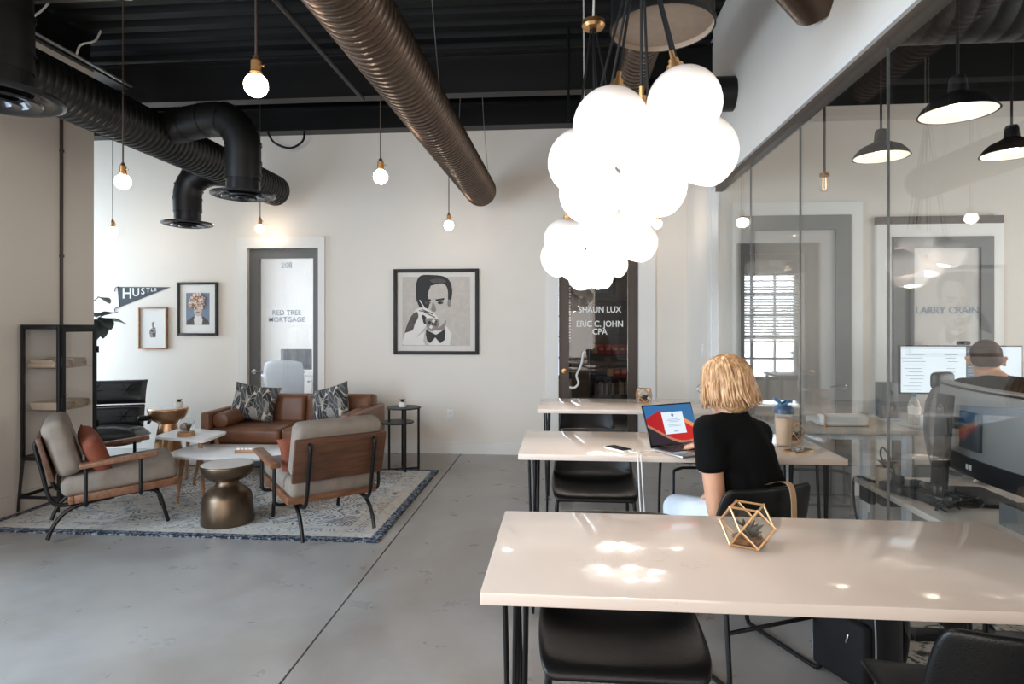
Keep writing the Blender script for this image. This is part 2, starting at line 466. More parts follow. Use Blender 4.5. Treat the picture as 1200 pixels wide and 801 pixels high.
# ---------------------------------------------------------------- mesh helpers
class MB:
    def __init__(s):
        s.v, s.f, s.mi = [], [], []
        s.cur = 0

    def add(s, vs, fs, T=None):
        o = len(s.v)
        for p in vs:
            p = Vector(p)
            s.v.append(T @ p if T is not None else p)
        for f in fs:
            s.f.append([o + i for i in f])
            s.mi.append(s.cur)
        return s

    def box(s, c, d, rot=None, bev=0.0, seg=2):
        """box of size d centred on c; bev rounds its edges"""
        T = Matrix.Translation(c)
        if rot is not None:
            T = T @ Matrix.Rotation(rot[2], 4, 'Z') @ Matrix.Rotation(rot[1], 4, 'Y') @ Matrix.Rotation(rot[0], 4, 'X')
        x, y, z = d[0] / 2, d[1] / 2, d[2] / 2
        if not bev:
            vs = [(-x, -y, -z), (x, -y, -z), (x, y, -z), (-x, y, -z), (-x, -y, z), (x, -y, z), (x, y, z), (-x, y, z)]
            fs = [(0, 3, 2, 1), (4, 5, 6, 7), (0, 1, 5, 4), (1, 2, 6, 5), (2, 3, 7, 6), (3, 0, 4, 7)]
            return s.add(vs, fs, T)
        bm = bmesh.new()
        bmesh.ops.create_cube(bm, size=1)
        bmesh.ops.scale(bm, vec=d, verts=bm.verts)
        bmesh.ops.bevel(bm, geom=list(bm.edges), offset=min(bev, min(d) * 0.49), segments=seg, affect='EDGES', profile=0.5)
        bm.verts.index_update()
        vs = [v.co.copy() for v in bm.verts]
        fs = [[v.index for v in f.verts] for f in bm.faces]
        bm.free()
        return s.add(vs, fs, T)

    def ring_loft(s, rings, caps=True, closed=True):
        n = len(rings[0])
        vs = [p for r in rings for p in r]
        fs = []
        for i in range(len(rings) - 1):
            for j in range(n if closed else n - 1):
                k = (j + 1) % n
                fs.append((i * n + j, i * n + k, (i + 1) * n + k, (i + 1) * n + j))
        if caps:
            fs.append(list(range(n))[::-1])
            fs.append([(len(rings) - 1) * n + j for j in range(n)])
        return s.add(vs, fs)

    def tube(s, pts, r, seg=8, caps=True, smooth=0):
        """tube along pts; r is a number or one radius per point; smooth>0 rounds the bends"""
        pts = [Vector(p) for p in pts]
        if smooth:
            pts = catmull(pts, smooth)
        n = len(pts)
        rr = r if isinstance(r, (list, tuple)) else None
        if rr is not None and len(rr) != n:
            rr = [rr[min(len(rr) - 1, int(i * (len(rr) - 1) / (n - 1)))] * (1 - ((i * (len(rr) - 1) / (n - 1)) % 1)) +
                  rr[min(len(rr) - 1, int(i * (len(rr) - 1) / (n - 1)) + 1)] * ((i * (len(rr) - 1) / (n - 1)) % 1) for i in range(n)]
        tan = []
        for i in range(n):
            a = pts[max(0, i - 1)]
            b = pts[min(n - 1, i + 1)]
            d = (b - a)
            tan.append(d.normalized() if d.length > 1e-9 else Vector((0, 0, 1)))
        up = Vector((0, 0, 1)) if abs(tan[0].z) < 0.9 else Vector((1, 0, 0))
        nrm = tan[0].cross(up).normalized()
        rings = []
        for i in range(n):
            nrm = (nrm - tan[i] * nrm.dot(tan[i]))
            if nrm.length < 1e-6:
                nrm = tan[i].orthogonal()
            nrm.normalize()
            bi = tan[i].cross(nrm)
            q = rr[i] if rr else r
            rings.append([pts[i] + nrm * (q * math.cos(2 * PI * j / seg)) + bi * (q * math.sin(2 * PI * j / seg)) for j in range(seg)])
        return s.ring_loft(rings, caps)

    def cyl(s, a, b, r, r2=None, seg=16):
        return s.tube([a, b], [r, r if r2 is None else r2], seg)

    def lathe(s, prof, c=(0, 0, 0), seg=24, T=None, caps=False):
        """profile of (radius, z) turned about z"""
        rings = []
        for (r, z) in prof:
            ring = [Vector((max(r, 1e-5) * math.cos(2 * PI * j / seg), max(r, 1e-5) * math.sin(2 * PI * j / seg), z)) for j in range(seg)]
            if T is not None:
                ring = [T @ p for p in ring]
            rings.append([p + Vector(c) for p in ring])
        return s.ring_loft(rings, caps)

    def sphere(s, c, r, seg=16, sc=(1, 1, 1), T=None):
        n = seg // 2
        prof = [(r * math.sin(PI * i / n), -r * math.cos(PI * i / n)) for i in range(n + 1)]
        m = Matrix.Diagonal((sc[0], sc[1], sc[2], 1))
        if T is not None:
            m = T @ m
        return s.lathe(prof, c, seg, m)

    def prism(s, poly, z0, z1, T=None):
        n = len(poly)
        vs = [(x, y, z0) for x, y in poly] + [(x, y, z1) for x, y in poly]
        fs = [list(range(n))[::-1], [n + i for i in range(n)]] + [(i, (i + 1) % n, n + (i + 1) % n, n + i) for i in range(n)]
        return s.add(vs, fs, T)

    def mesh(s, name, mats, smooth=35):
        me = bpy.data.meshes.new(name)
        me.from_pydata([tuple(v) for v in s.v], [], s.f)
        if not isinstance(mats, (list, tuple)):
            mats = [mats]
        for m in mats:
            me.materials.append(m)
        if len(mats) > 1:
            me.polygons.foreach_set('material_index', s.mi)
        bm = bmesh.new()
        bm.from_mesh(me)
        bmesh.ops.recalc_face_normals(bm, faces=bm.faces)
        bm.to_mesh(me)
        bm.free()
        if smooth:
            me.polygons.foreach_set('use_smooth', [True] * len(me.polygons))
            me.set_sharp_from_angle(angle=R(smooth))
        me.update()
        return me

    def build(s, name, mats, parent=None, smooth=35, loc=None, rot=None):
        o = bpy.data.objects.new(name, s.mesh(name, mats, smooth))
        COL.objects.link(o)
        if parent is not None:
            o.parent = parent
        if loc is not None:
            o.location = loc
        if rot is not None:
            o.rotation_euler = rot
        return o


def catmull(p, n):
    out = []
    q = [p[0] * 2 - p[1]] + list(p) + [p[-1] * 2 - p[-2]]
    for i in range(1, len(q) - 2):
        for k in range(n):
            t = k / n
            a, b, c, d = q[i - 1], q[i], q[i + 1], q[i + 2]
            out.append(0.5 * ((2 * b) + (c - a) * t + (2 * a - 5 * b + 4 * c - d) * t * t + (3 * b - a - 3 * c + d) * t ** 3))
    out.append(p[-1])
    return out


def rrect(w, h, r, n=5, cx=0, cy=0):
    pts = []
    for sx, sy, a0 in ((1, 1, 0), (-1, 1, 90), (-1, -1, 180), (1, -1, 270)):
        for k in range(n + 1):
            a = R(a0 + 90 * k / n)
            pts.append((cx + sx * (w / 2 - r) + r * math.cos(a), cy + sy * (h / 2 - r) + r * math.sin(a)))
    return pts


def round_poly(poly, r, n=5):
    out = []
    m = len(poly)
    for i in range(m):
        p0, p, p1 = Vector(poly[i - 1]), Vector(poly[i]), Vector(poly[(i + 1) % m])
        a = p + (p0 - p).normalized() * r
        b = p + (p1 - p).normalized() * r
        for k in range(n + 1):
            t = k / n
            q = a * (1 - t) ** 2 + p * 2 * t * (1 - t) + b * t * t
            out.append((q.x, q.y))
    return out


def thing(name, label, cat, loc=(0, 0, 0), rz=0, group=None):
    o = bpy.data.objects.new(name, None)
    o.empty_display_size = 0.1
    COL.objects.link(o)
    o.location = loc
    o.rotation_euler = (0, 0, rz)
    return tag(o, label, cat, group)


def tag(o, label, cat, group=None):
    o['label'] = label
    o['category'] = cat
    if group:
        o['group'] = group
    return o


def struct(o):
    o['kind'] = 'structure'
    return o


def children(o):
    return [c for c in bpy.data.objects if c.parent == o]


def copy_tree(o, parent=None):
    c = o.copy()
    COL.objects.link(c)
    c.parent = parent
    for ch in KIDS(o):
        copy_tree(ch, c)
    return c


def KIDS(o):
    return list(o.children)


def text(body, size, mat, parent, loc, rot=(R(90), 0, 0), name='lettering', sx=1.0, bold=0.0, depth=0.0008, spacing=1.0):
    cu = bpy.data.curves.new(name, 'FONT')
    cu.body = body
    cu.size = size
    cu.align_x = 'CENTER'
    cu.align_y = 'CENTER'
    cu.extrude = depth
    cu.offset = bold
    cu.resolution_u = 4
    cu.space_character = spacing
    cu.space_line = 0.85
    tmp = bpy.data.objects.new(name, cu)
    COL.objects.link(tmp)
    bpy.context.view_layer.update()
    me = bpy.data.meshes.new_from_object(tmp.evaluated_get(bpy.context.evaluated_depsgraph_get()))
    bpy.data.objects.remove(tmp)
    bpy.data.curves.remove(cu)
    me.materials.clear()
    me.materials.append(mat)
    o = bpy.data.objects.new(name, me)
    COL.objects.link(o)
    o.location = loc
    o.rotation_euler = rot
    o.scale = (sx, 1, 1)
    if parent is not None:
        o.parent = parent
    return o


def modifier_bake(o, mods):
    """apply modifiers through the dependency graph and keep the result as plain mesh data"""
    for kind, props in mods:
        m = o.modifiers.new(kind.lower(), kind)
        for k, v in props.items():
            setattr(m, k, v)
    bpy.context.view_layer.update()
    dg = bpy.context.evaluated_depsgraph_get()
    me = bpy.data.meshes.new_from_object(o.evaluated_get(dg))
    o.modifiers.clear()
    old = o.data
    o.data = me
    bpy.data.meshes.remove(old)
    return o


def capsules(name, caps, mat, parent, voxel=0.008, smooth_it=6, flat=False, factor=0.5):
    """one continuous skin grown over tapered limbs: caps = [(a, b, ra, rb, (squash))]"""
    mb = MB()
    for c in caps:
        if len(c) == 2 or isinstance(c[1], (int, float)):          # a ball: (centre, radius, scale, matrix)
            mb.sphere(c[0], c[1], 20, c[2] if len(c) > 2 else (1, 1, 1), c[3] if len(c) > 3 else None)
            continue
        a, b, ra, rb = Vector(c[0]), Vector(c[1]), c[2], c[3]
        d = (b - a).normalized()
        end = len(c) > 4 and c[4] == 'flat'
        pts, rr = [], []
        if not end:
            for k in range(5):
                t = PI / 2 * k / 5
                pts.append(a - d * (ra * math.cos(t)))
                rr.append(max(ra * math.sin(t), 0.0006))
        n = 6
        for k in range(n + 1):
            t = k / n
            pts.append(a.lerp(b, t))
            rr.append(ra + (rb - ra) * t)
        if not end:
            for k in range(1, 6):
                t = PI / 2 * k / 5
                pts.append(b + d * (rb * math.sin(t)))
                rr.append(max(rb * math.cos(t), 0.0006))
        mb.tube(pts, rr, 14)
    o = mb.build(name, mat, parent, smooth=0)
    modifier_bake(o, [('REMESH', dict(mode='VOXEL', voxel_size=voxel, use_smooth_shade=True)), ('SMOOTH', dict(factor=factor, iterations=smooth_it))])
    if not o.data.materials:
        o.data.materials.append(mat)
    return o


def pillow(mb, w, h, t, T=None, n=12, pinch=0.12):
    """stuffed cushion in the local x-z plane, thick along y"""
    vs, fs = [], []
    for side in (1, -1):
        for i in range(n + 1):
            for j in range(n + 1):
                u, v = i / n * 2 - 1, j / n * 2 - 1
                edge = (1 - u ** 4) * (1 - v ** 4)
                k = 1 - pinch * (1 - abs(u) ** 2) * abs(v) ** 3
                k2 = 1 - pinch * (1 - abs(v) ** 2) * abs(u) ** 3
                vs.append((u * w / 2 * k2, side * t / 2 * max(edge, 0) ** 0.45, v * h / 2 * k))
    m = (n + 1) ** 2
    for s in range(2):
        for i in range(n):
            for j in range(n):
                a = s * m + i * (n + 1) + j
                f = (a, a + 1, a + n + 2, a + n + 1)
                fs.append(f if s == 0 else f[::-1])
    mb.add(vs, fs, T)
    return mb


def weld(o, d=0.0005):
    bm = bmesh.new()
    bm.from_mesh(o.data)
    bmesh.ops.remove_doubles(bm, verts=bm.verts, dist=d)
    bmesh.ops.recalc_face_normals(bm, faces=bm.faces)
    bm.to_mesh(o.data)
    bm.free()
    return o


def TR(loc=(0, 0, 0), rx=0, ry=0, rz=0):
    return Matrix.Translation(loc) @ Matrix.Rotation(rz, 4, 'Z') @ Matrix.Rotation(ry, 4, 'Y') @ Matrix.Rotation(rx, 4, 'X')


# ================================================================ THE SETTING
YB = 6.36      # hall back wall
GX = 1.26      # glass partition
YO = 5.07      # office back wall
ZD = 3.75      # ceiling deck


def slabs(name, boxes, m, parent=None):
    mb = MB()
    for (x0, x1, y0, y1, z0, z1) in boxes:
        mb.box(((x0 + x1) / 2, (y0 + y1) / 2, (z0 + z1) / 2), (x1 - x0, y1 - y0, z1 - z0))
    return struct(mb.build(name, m, parent, smooth=0))


fl = slabs('floor', [(-6.7, 5.1, -2.7, 9.3, -0.12, -0.012)], MT['black_paint'])
JX = -1.053
for (x0, x1, y0, y1) in ((-6.7, JX - 0.005, -2.7, 9.3), (JX + 0.005, 5.1, -2.7, 9.3)):
    mb = MB()
    mb.box(((x0 + x1) / 2, (y0 + y1) / 2, -0.006), (x1 - x0, y1 - y0, 0.012))
    mb.build('floor_slab', MT['floor'], fl, smooth=0)

# fluted deck
prof = []
y = -2.7
while y < 9.3:
    prof += [(y, ZD), (y + 0.09, ZD), (y + 0.11, ZD + 0.06), (y + 0.18, ZD + 0.06)]
    y += 0.2
mb = MB()
vs, fs = [], []
for (yy, zz) in prof:
    vs += [(-6.7, yy, zz), (5.1, yy, zz)]
for i in range(len(prof) - 1):
    fs.append((2 * i, 2 * i + 1, 2 * i + 3, 2 * i + 2))
mb.add(vs, fs)
struct(mb.build('ceiling', MT['black_ceiling'], smooth=0))

# hall back wall with its two door openings; black above the paint line
D1 = (-3.375, -2.588, 2.165)
D2 = (-0.04, 0.774, 2.165)
slabs('wall_back', [(-6.6, D1[0], YB, YB + 0.12, 0, 3.37), (D1[0], D1[1], YB, YB + 0.12, D1[2], 3.37),
                    (D1[1], D2[0], YB, YB + 0.12, 0, 3.37), (D2[0], D2[1], YB, YB + 0.12, D2[2], 3.37),
                    (D2[1], GX + 0.1, YB, YB + 0.12, 0, 3.37)], MT['wall'])
slabs('trim_1', [(-6.6, GX + 0.1, YB + 0.02, YB + 0.12, 3.37, ZD + 0.06)], MT['black_ceiling'])
slabs('trim_2', [(-6.5, GX, YB - 0.16, YB, 3.37, 3.385), (-6.5, GX, YB - 0.09, YB - 0.08, 3.385, 3.60), (-6.5, GX, YB - 0.16, YB, 3.60, 3.615)], MT['joist'])
slabs('wall_left', [(-4.02, -3.9, -2.6, -0.55, 0, 3.45), (-4.02, -3.9, 2.35, 4.83, 0, 3.45), (-4.02, -3.9, -0.55, 2.35, 0, 0.3),
                    (-4.02, -3.9, -0.55, 2.35, 2.6, 3.45)], MT['wall_beige'])
slabs('trim_3', [(-4.02, -3.86, -2.6, 5.2, 3.45, 3.50), (-4.02, -3.93, -2.6, 4.83, 3.50, ZD)], MT['joist'])
slabs('wall_corner_front', [(-6.6, -4.02, 4.71, 4.83, 0, ZD)], MT['wall'])
slabs('wall_corner_left', [(-6.6, -6.5, 4.71, 4.9, 0, ZD), (-6.6, -6.5, 6.2, 6.48, 0, ZD), (-6.6, -6.5, 4.9, 6.2, 0, 0.3), (-6.6, -6.5, 4.9, 6.2, 2.7, ZD)], MT['wall'])
slabs('wall_front', [(-4.0, -3.6, -2.6, -2.48, 0, ZD), (0.8, 5.1, -2.6, -2.48, 0, ZD), (-3.6, 0.8, -2.6, -2.48, 0, 0.3), (-3.6, 0.8, -2.6, -2.48, 2.9, ZD)], MT['wall'])
# solid return between the glass and the back wall, the header above the glass
slabs('wall_right', [(GX, GX + 0.1, YO, YB, 0, ZD)], MT['wall'])
slabs('wall_right_header', [(GX - 0.05, GX + 0.06, -2.6, YO + 0.0, 2.475, ZD)], MT['wall'])
slabs('trim_4', [(GX - 0.05, GX + 0.06, -2.5, YO, 2.455, 2.475)], MT['trim'])
slabs('trim_5', [(GX - 0.03, GX + 0.03, -2.5, YO, 2.415, 2.455)], MT['door_brown'])
slabs('trim_6', [(GX - 0.014, GX - 0.001, YO + 0.0, YO + 0.34, 0, 2.475), (GX - 0.02, GX - 0.001, YO + 0.20, YO + 0.34, 0, 2.55)], MT['trim'])
slabs('trim_7', [(GX - 0.03, GX + 0.03, -2.5, YO, 0, 0.07)], MT['black_steel'])
# office shell
slabs('wall_office_back', [(GX + 0.1, 5.0, YO, YO + 0.1, 0, 3.08)], MT['wall_beige'])
slabs('trim_14', [(GX + 0.1, 5.0, YO + 0.01, YO + 0.1, 3.08, ZD)], MT['black_ceiling'])
slabs('wall_office_right', [(4.98, 5.1, -2.6, 0.6, 0, ZD), (4.98, 5.1, 4.4, YO + 0.1, 0, ZD), (4.98, 5.1, 0.6, 4.4, 0, 0.5), (4.98, 5.1, 0.6, 4.4, 2.7, ZD)], MT['wall_beige'])
# the two rooms behind the hall doors
slabs('wall_room_back', [(-4.7, -0.82, 9.0, 9.1, 0, 2.75), (-0.82, 0.13, 9.0, 9.1, 0, 0.56), (-0.82, 0.13, 9.0, 9.1, 2.1, 2.75)], MT['wall'])
slabs('wall_room_left', [(-4.7, -4.58, YB + 0.12, 6.85, 0, 2.75), (-4.7, -4.58, 8.55, 9.0, 0, 2.75), (-4.7, -4.58, 6.85, 8.55, 0, 0.6), (-4.7, -4.58, 6.85, 8.55, 2.4, 2.75)], MT['wall'])
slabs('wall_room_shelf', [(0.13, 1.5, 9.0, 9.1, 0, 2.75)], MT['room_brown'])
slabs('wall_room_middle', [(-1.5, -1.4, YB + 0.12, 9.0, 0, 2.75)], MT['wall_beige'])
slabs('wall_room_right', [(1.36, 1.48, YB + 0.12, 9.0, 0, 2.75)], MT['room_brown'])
slabs('ceiling_room', [(-4.7, 1.5, YB + 0.12, 9.1, 2.75, 2.8)], MT['wall'])

BH = 0.118
slabs('baseboard_back', [(-6.4, D1[0] - 0.115, YB - 0.016, YB, 0, BH), (D1[1] + 0.075, D2[0] - 0.13, YB - 0.016, YB, 0, BH), (D2[1] + 0.18, GX - 0.016, YB - 0.016, YB, 0, BH)], MT['trim'])
slabs('baseboard_left', [(-3.9, -3.885, -2.4, 4.83, 0, 0.135)], MT['wall_beige'])
slabs('baseboard_right', [(GX - 0.016, GX, YO + 0.35, YB - 0.02, 0, BH)], MT['trim'])
slabs('trim_8', [(D1[0] - 0.11, D1[0], YB - 0.022, YB, 0, 2.285), (D1[1], D1[1] + 0.07, YB - 0.022, YB, 0, 2.285), (D1[0], D1[1], YB - 0.022, YB, D1[2], 2.285)], MT['trim'])
slabs('trim_9', [(D2[0] - 0.125, D2[0], YB - 0.022, YB, 0, 2.29), (D2[1], D2[1] + 0.17, YB - 0.022, YB, 0, 2.29), (D2[0], D2[1], YB - 0.022, YB, D2[2], 2.29)], MT['trim'])
# dark pipe up the left wall
mb = MB()
mb.box((-3.893, 4.488, 1.72), (0.014, 0.022, 3.2))
for z in (0.9, 1.88, 2.7):
    mb.box((-3.891, 4.488, z), (0.02, 0.03, 0.02))
struct(mb.build('trim_10', MT['door_brown'], smooth=0))


def window_frame(name, loc, rz, w, z0, z1, cols, rows):
    """frame of rails and mullions in a wall opening; local x along the wall"""
    mb = MB()
    h = z1 - z0
    for x in (-w / 2 + 0.025, w / 2 - 0.025):
        mb.box((x, 0, z0 + h / 2), (0.05, 0.07, h))
    for z in (z0 + 0.025, z1 - 0.025):
        mb.box((0, 0, z), (w - 0.1, 0.07, 0.05))
    o = struct(mb.build(name, MT['black_steel'], smooth=0, loc=loc, rot=(0, 0, rz)))
    for i in range(1, cols):
        MB().box((-w / 2 + w * i / cols, 0, z0 + h / 2), (0.03, 0.05, h - 0.1)).build('mullion', MT['black_steel'], o, smooth=0)
    for j in range(1, rows):
        MB().box((0, 0, z0 + h * j / rows), (w - 0.1, 0.045, 0.03)).build('muntin', MT['black_steel'], o, smooth=0)
    return o


window_frame('window_2', (-3.96, 0.9, 0), R(90), 2.9, 0.3, 2.6, 3, 1)
window_frame('window_3', (-6.55, 5.55, 0), R(90), 1.3, 0.3, 2.7, 1, 2)
window_frame('window_4', (-1.4, -2.54, 0), 0, 4.4, 0.3, 2.9, 4, 1)
window_frame('window_5', (-4.64, 7.7, 0), R(90), 1.7, 0.6, 2.4, 1, 1)
window_frame('added_window_6', (5.04, 2.5, 0), R(90), 3.8, 0.5, 2.7, 3, 1)  # unseen window added to go with the office fill light
window_frame('window_7', (-0.345, 9.05, 0), 0, 0.95, 0.56, 2.1, 3, 5)

# glass partition: five panes in view, butt jointed
gp = bpy.data.objects.new('window_1', None)
COL.objects.link(gp)
struct(gp)
seams = [YO, 4.236, 3.377, 2.494, 1.62, 0.75, -0.12, -1.0]
for a, b in zip(seams[:-1], seams[1:]):
    MB().box((GX, (a + b) / 2, 1.245), (0.010, a - b - 0.006, 2.35)).build('pane', MT['pane'], gp, smooth=0)
for yy in seams[1:]:
    MB().box((GX, yy, 1.245), (0.0108, 0.0032, 2.35)).build('joint', MT['pane_edge'], gp, smooth=0)


# ---------------------------------------------------------------- doors
def lever(parent, x, y, z, sgn, m):
    h = MB()
    h.lathe([(0.0, -0.012), (0.026, -0.012), (0.028, 0), (0.026, 0.004), (0.010, 0.006), (0.010, 0.045), (0, 0.045)], (0, 0, 0), 16, TR((x, y, z), rx=R(90)))
    h.tube([(x, y - 0.045, z), (x + sgn * 0.05, y - 0.048, z + 0.004), (x + sgn * 0.115, y - 0.045, z)], [0.011, 0.009, 0.007], 8, smooth=3)
    return h.build('handle', m, parent)


def glass_door(name, x0, x1, top, gx0, gx1, gtop, gbot, y, mframe, mpane, th=0.045):
    mb = MB()
    for (a, b, c, d) in ((x0, gx0, 0.008, top), (gx1, x1, 0.008, top), (gx0, gx1, gtop, top), (gx0, gx1, 0.008, gbot)):
        mb.box(((a + b) / 2, y + th / 2, (c + d) / 2), (b - a, th, d - c))
    o = struct(mb.build(name, mframe, smooth=0))
    MB().box(((gx0 + gx1) / 2, y + th / 2, (gtop + gbot) / 2), (gx1 - gx0, 0.008, gtop - gbot)).build('pane', mpane, o, smooth=0)
    return o


d1 = glass_door('door_1', -3.37, -2.593, 2.16, -3.264, -2.662, 2.062, 0.25, YB + 0.03, MT['door_grey'], MT['frosted'])
lever(d1, -3.315, YB + 0.028, 0.842, 1, MT['chrome'])
yf = YB + 0.045
text('208', 0.085, MT['letter_etch'], d1, (-2.963, yf, 1.985), bold=0.0008)
text('RED TREE', 0.075, MT['letter_etch'], d1, (-2.963, yf, 1.475), bold=0.0008)
text('MORTGAGE', 0.075, MT['letter_etch'], d1, (-2.963, yf, 1.40), bold=0.0008)

d2 = glass_door('door_2', -0.035, 0.769, 2.16, 0.07, 0.672, 2.062, 0.25, YB + 0.03, MT['door_brown'], MT['clear_door'])
lever(d2, 0.02, YB + 0.028, 0.865, 1, MT['brass'])
text('209', 0.085, MT['letter_white'], d2, (0.371, yf, 1.96), bold=0.0008)
text('SHAUN LUX', 0.088, MT['letter_white'], d2, (0.385, yf, 1.50), bold=0.0015, sx=0.90)
text('ERIC C. JOHN', 0.088, MT['letter_white'], d2, (0.385, yf, 1.352), bold=0.0015, sx=0.90)
text('CPA', 0.088, MT['letter_white'], d2, (0.385, yf, 1.272), bold=0.0015, sx=0.92)
# hooked white door pull behind the glass
mb = MB()
mb.tube([(0.075, YB + 0.025, 0.70), (0.13, YB + 0.012, 0.70), (0.165, YB + 0.01, 0.745), (0.150, YB + 0.01, 0.80), (0.150, YB + 0.01, 0.84), (0.195, YB + 0.01, 0.94), (0.215, YB + 0.01, 1.06), (0.235, YB + 0.02, 1.065)], 0.011, 10, smooth=4)
mb.build('pull', MT['letter_white'], d2)

d3 = glass_door('door_3', 1.421, 2.263, 2.21, 1.527, 2.146, 2.095, 0.25, YO - 0.045, MT['door_grey'], MT['frosted_office'])
lever(d3, 2.20, YO - 0.045, 0.86, -1, MT['chrome'])
slabs('trim_11', [(1.36, 1.42, YO - 0.03, YO, 0, 2.315), (2.264, 2.355, YO - 0.03, YO, 0, 2.315), (1.42, 2.264, YO - 0.03, YO, 2.211, 2.315)], MT['trim'])
d4 = glass_door('door_4', 2.58, 3.32, 2.03, 2.733, 3.227, 1.945, 0.25, YO - 0.045, MT['door_grey'], MT['frosted_office'])
text('LARRY CRAIN', 0.075, MT['letter_etch'], d4, (2.985, YO - 0.03, 1.455), bold=0.0008)
slabs('trim_12', [(2.46, 2.575, YO - 0.03, YO, 0, 2.13), (3.325, 3.40, YO - 0.03, YO, 0, 2.2), (2.575, 3.325, YO - 0.03, YO, 2.032, 2.13)], MT['trim'])
slabs('trim_13', [(2.455, 3.395, YO - 0.04, YO, 2.13, 2.19)], MT['door_brown'])

# ---------------------------------------------------------------- roof steel
def joist(yc, z0=3.36):
    mb = MB()
    for dy in (-0.03, 0.03):
        mb.box((-0.75, yc + dy, z0 + 0.02), (11.4, 0.035, 0.04))
        mb.box((-0.75, yc + dy, ZD - 0.03), (11.4, 0.035, 0.04))
    x, up = -6.3, False
    while x < 4.8:
        a = (x, yc, z0 + 0.03 if not up else ZD - 0.04)
        b = (x + 0.32, yc, ZD - 0.04 if not up else z0 + 0.03)
        mb.tube([a, b], 0.011, 6)
        x += 0.32
        up = not up
    o = struct(mb.build('beam_joist', MT['joist'], smooth=30))
    return o


for yc in (0.8, 2.3, 3.56):
    joist(yc)
slabs('beam_girder', [(-6.5, 4.9, 5.24, 5.36, 3.34, 3.355), (-6.5, 4.9, 5.295, 5.305, 3.355, 3.68), (-6.5, 4.9, 5.24, 5.36, 3.68, 3.695)], MT['joist'])


def pipe(label, name, pts, r, m, cat='conduit', smooth=4):
    o = MB().tube(pts, r, 8, smooth=smooth).build(name, m)
    return tag(o, label, cat)


pipe('long black sprinkler pipe running to the back wall above the sofa', 'sprinkler_pipe', [(-1.72, -2.4, 3.30), (-1.72, 2, 3.30), (-1.72, 5.2, 3.30)], 0.02, MT['joist'], 'pipe', 0)
pipe('thin steel conduit along the top of the beige wall', 'steel_conduit', [(-3.84, -1.0, 3.475), (-3.84, 2.0, 3.475), (-3.84, 5.2, 3.475)], 0.014, MT['conduit'], 'conduit', 0)
pipe('short pale wire looping from the conduit above the beige wall end', 'loose_wire', [(-3.82, 4.55, 3.475), (-3.80, 4.57, 3.56), (-3.74, 4.64, 3.62), (-3.72, 4.68, 3.72)], 0.008, MT['ceramic'], 'wire')
pipe('pale hooked wire over the conduit nearer the big diffuser', 'loose_wire', [(-3.84, 4.1, 3.475), (-3.80, 4.12, 3.55), (-3.76, 4.16, 3.62), (-3.72, 4.2, 3.72)], 0.008, MT['ceramic'], 'wire')
pipe('black cable drooping below the beam above the elbow duct', 'drooping_cable', [(-3.1, 6.25, 3.378), (-3.02, 6.24, 3.26), (-2.85, 6.24, 3.20), (-2.72, 6.25, 3.27), (-2.7, 6.26, 3.378)], 0.012, MT['black_paint'], 'cable')
pipe('thin bright conduit crossing the black ceiling near the left wall', 'steel_conduit', [(-6.0, 3.1, 3.60), (-3.0, 3.1, 3.60), (0.9, 3.1, 3.60)], 0.012, MT['conduit'], 'conduit', 0)
pipe('black threaded rod hanging near the wide duct', 'hanger_rod', [(0.05, 5.0, 3.0), (0.05, 5.0, 3.75)], 0.01, MT['black_paint'], 'rod', 0)


# ---------------------------------------------------------------- ducts
def ribbed(mb, a, b, r, pitch=0.052, rib=0.0045, seg=32):
    """spiral-seam duct from a to b"""
    a, b = Vector(a), Vector(b)
    L = (b - a).length
    n = int(L / pitch)
    q = (b - a).to_track_quat('Z', 'Y').to_matrix().to_4x4()
    prof = [(r, 0)]
    for i in range(n):
        z = L * i / n
        prof += [(r, z + 0.001), (r - 0.0015, z + pitch * 0.10), (r + rib, z + pitch * 0.22), (r + rib * 0.6, z + pitch * 0.6)]
    prof.append((r, L))
    mb.lathe(prof, a, seg, q)
    return mb


def diffuser(parent, x, y, z, r):
    d = MB()
    d.lathe([(r * 0.52, 0.10), (r * 0.52, 0.02), (r * 0.62, 0.012), (r, 0.0), (r, -0.012), (r * 0.93, -0.018), (r * 0.72, -0.008), (r * 0.60, 0.012)], (x, y, z), 40)
    o = d.build('diffuser', MT['diffuser'], parent)
    c = MB()
    c.lathe([(r * 0.66, -0.022), (r * 0.64, -0.03), (r * 0.48, -0.022), (r * 0.40, 0.0), (r * 0.30, 0.0)], (x, y, z), 40)
    c.lathe([(r * 0.36, -0.03), (r * 0.34, -0.038), (r * 0.2, -0.03), (r * 0.15, -0.01), (0.001, -0.01)], (x, y, z), 32)
    c.tube([(x - r * 0.6, y, z + 0.0), (x + r * 0.6, y, z + 0.0)], 0.006, 6)
    c.build('cone', MT['diffuser'], o)
    return o


def elbow(parent, pts, r, x, y, z, rd):
    e = MB()
    p = catmull([Vector(q) for q in pts], 3)
    e.tube(p, r, 24, caps=False)
    for k in range(2, len(p) - 1, 2):              # raised seams of the gored bend
        d = (p[k + 1] - p[k - 1]).normalized() * 0.008
        e.tube([p[k] - d, p[k] + d], r + 0.006, 24, caps=False)
    o = e.build('branch', MT['duct_black'], parent, smooth=50)
    diffuser(o, x, y, z, rd)
    return o


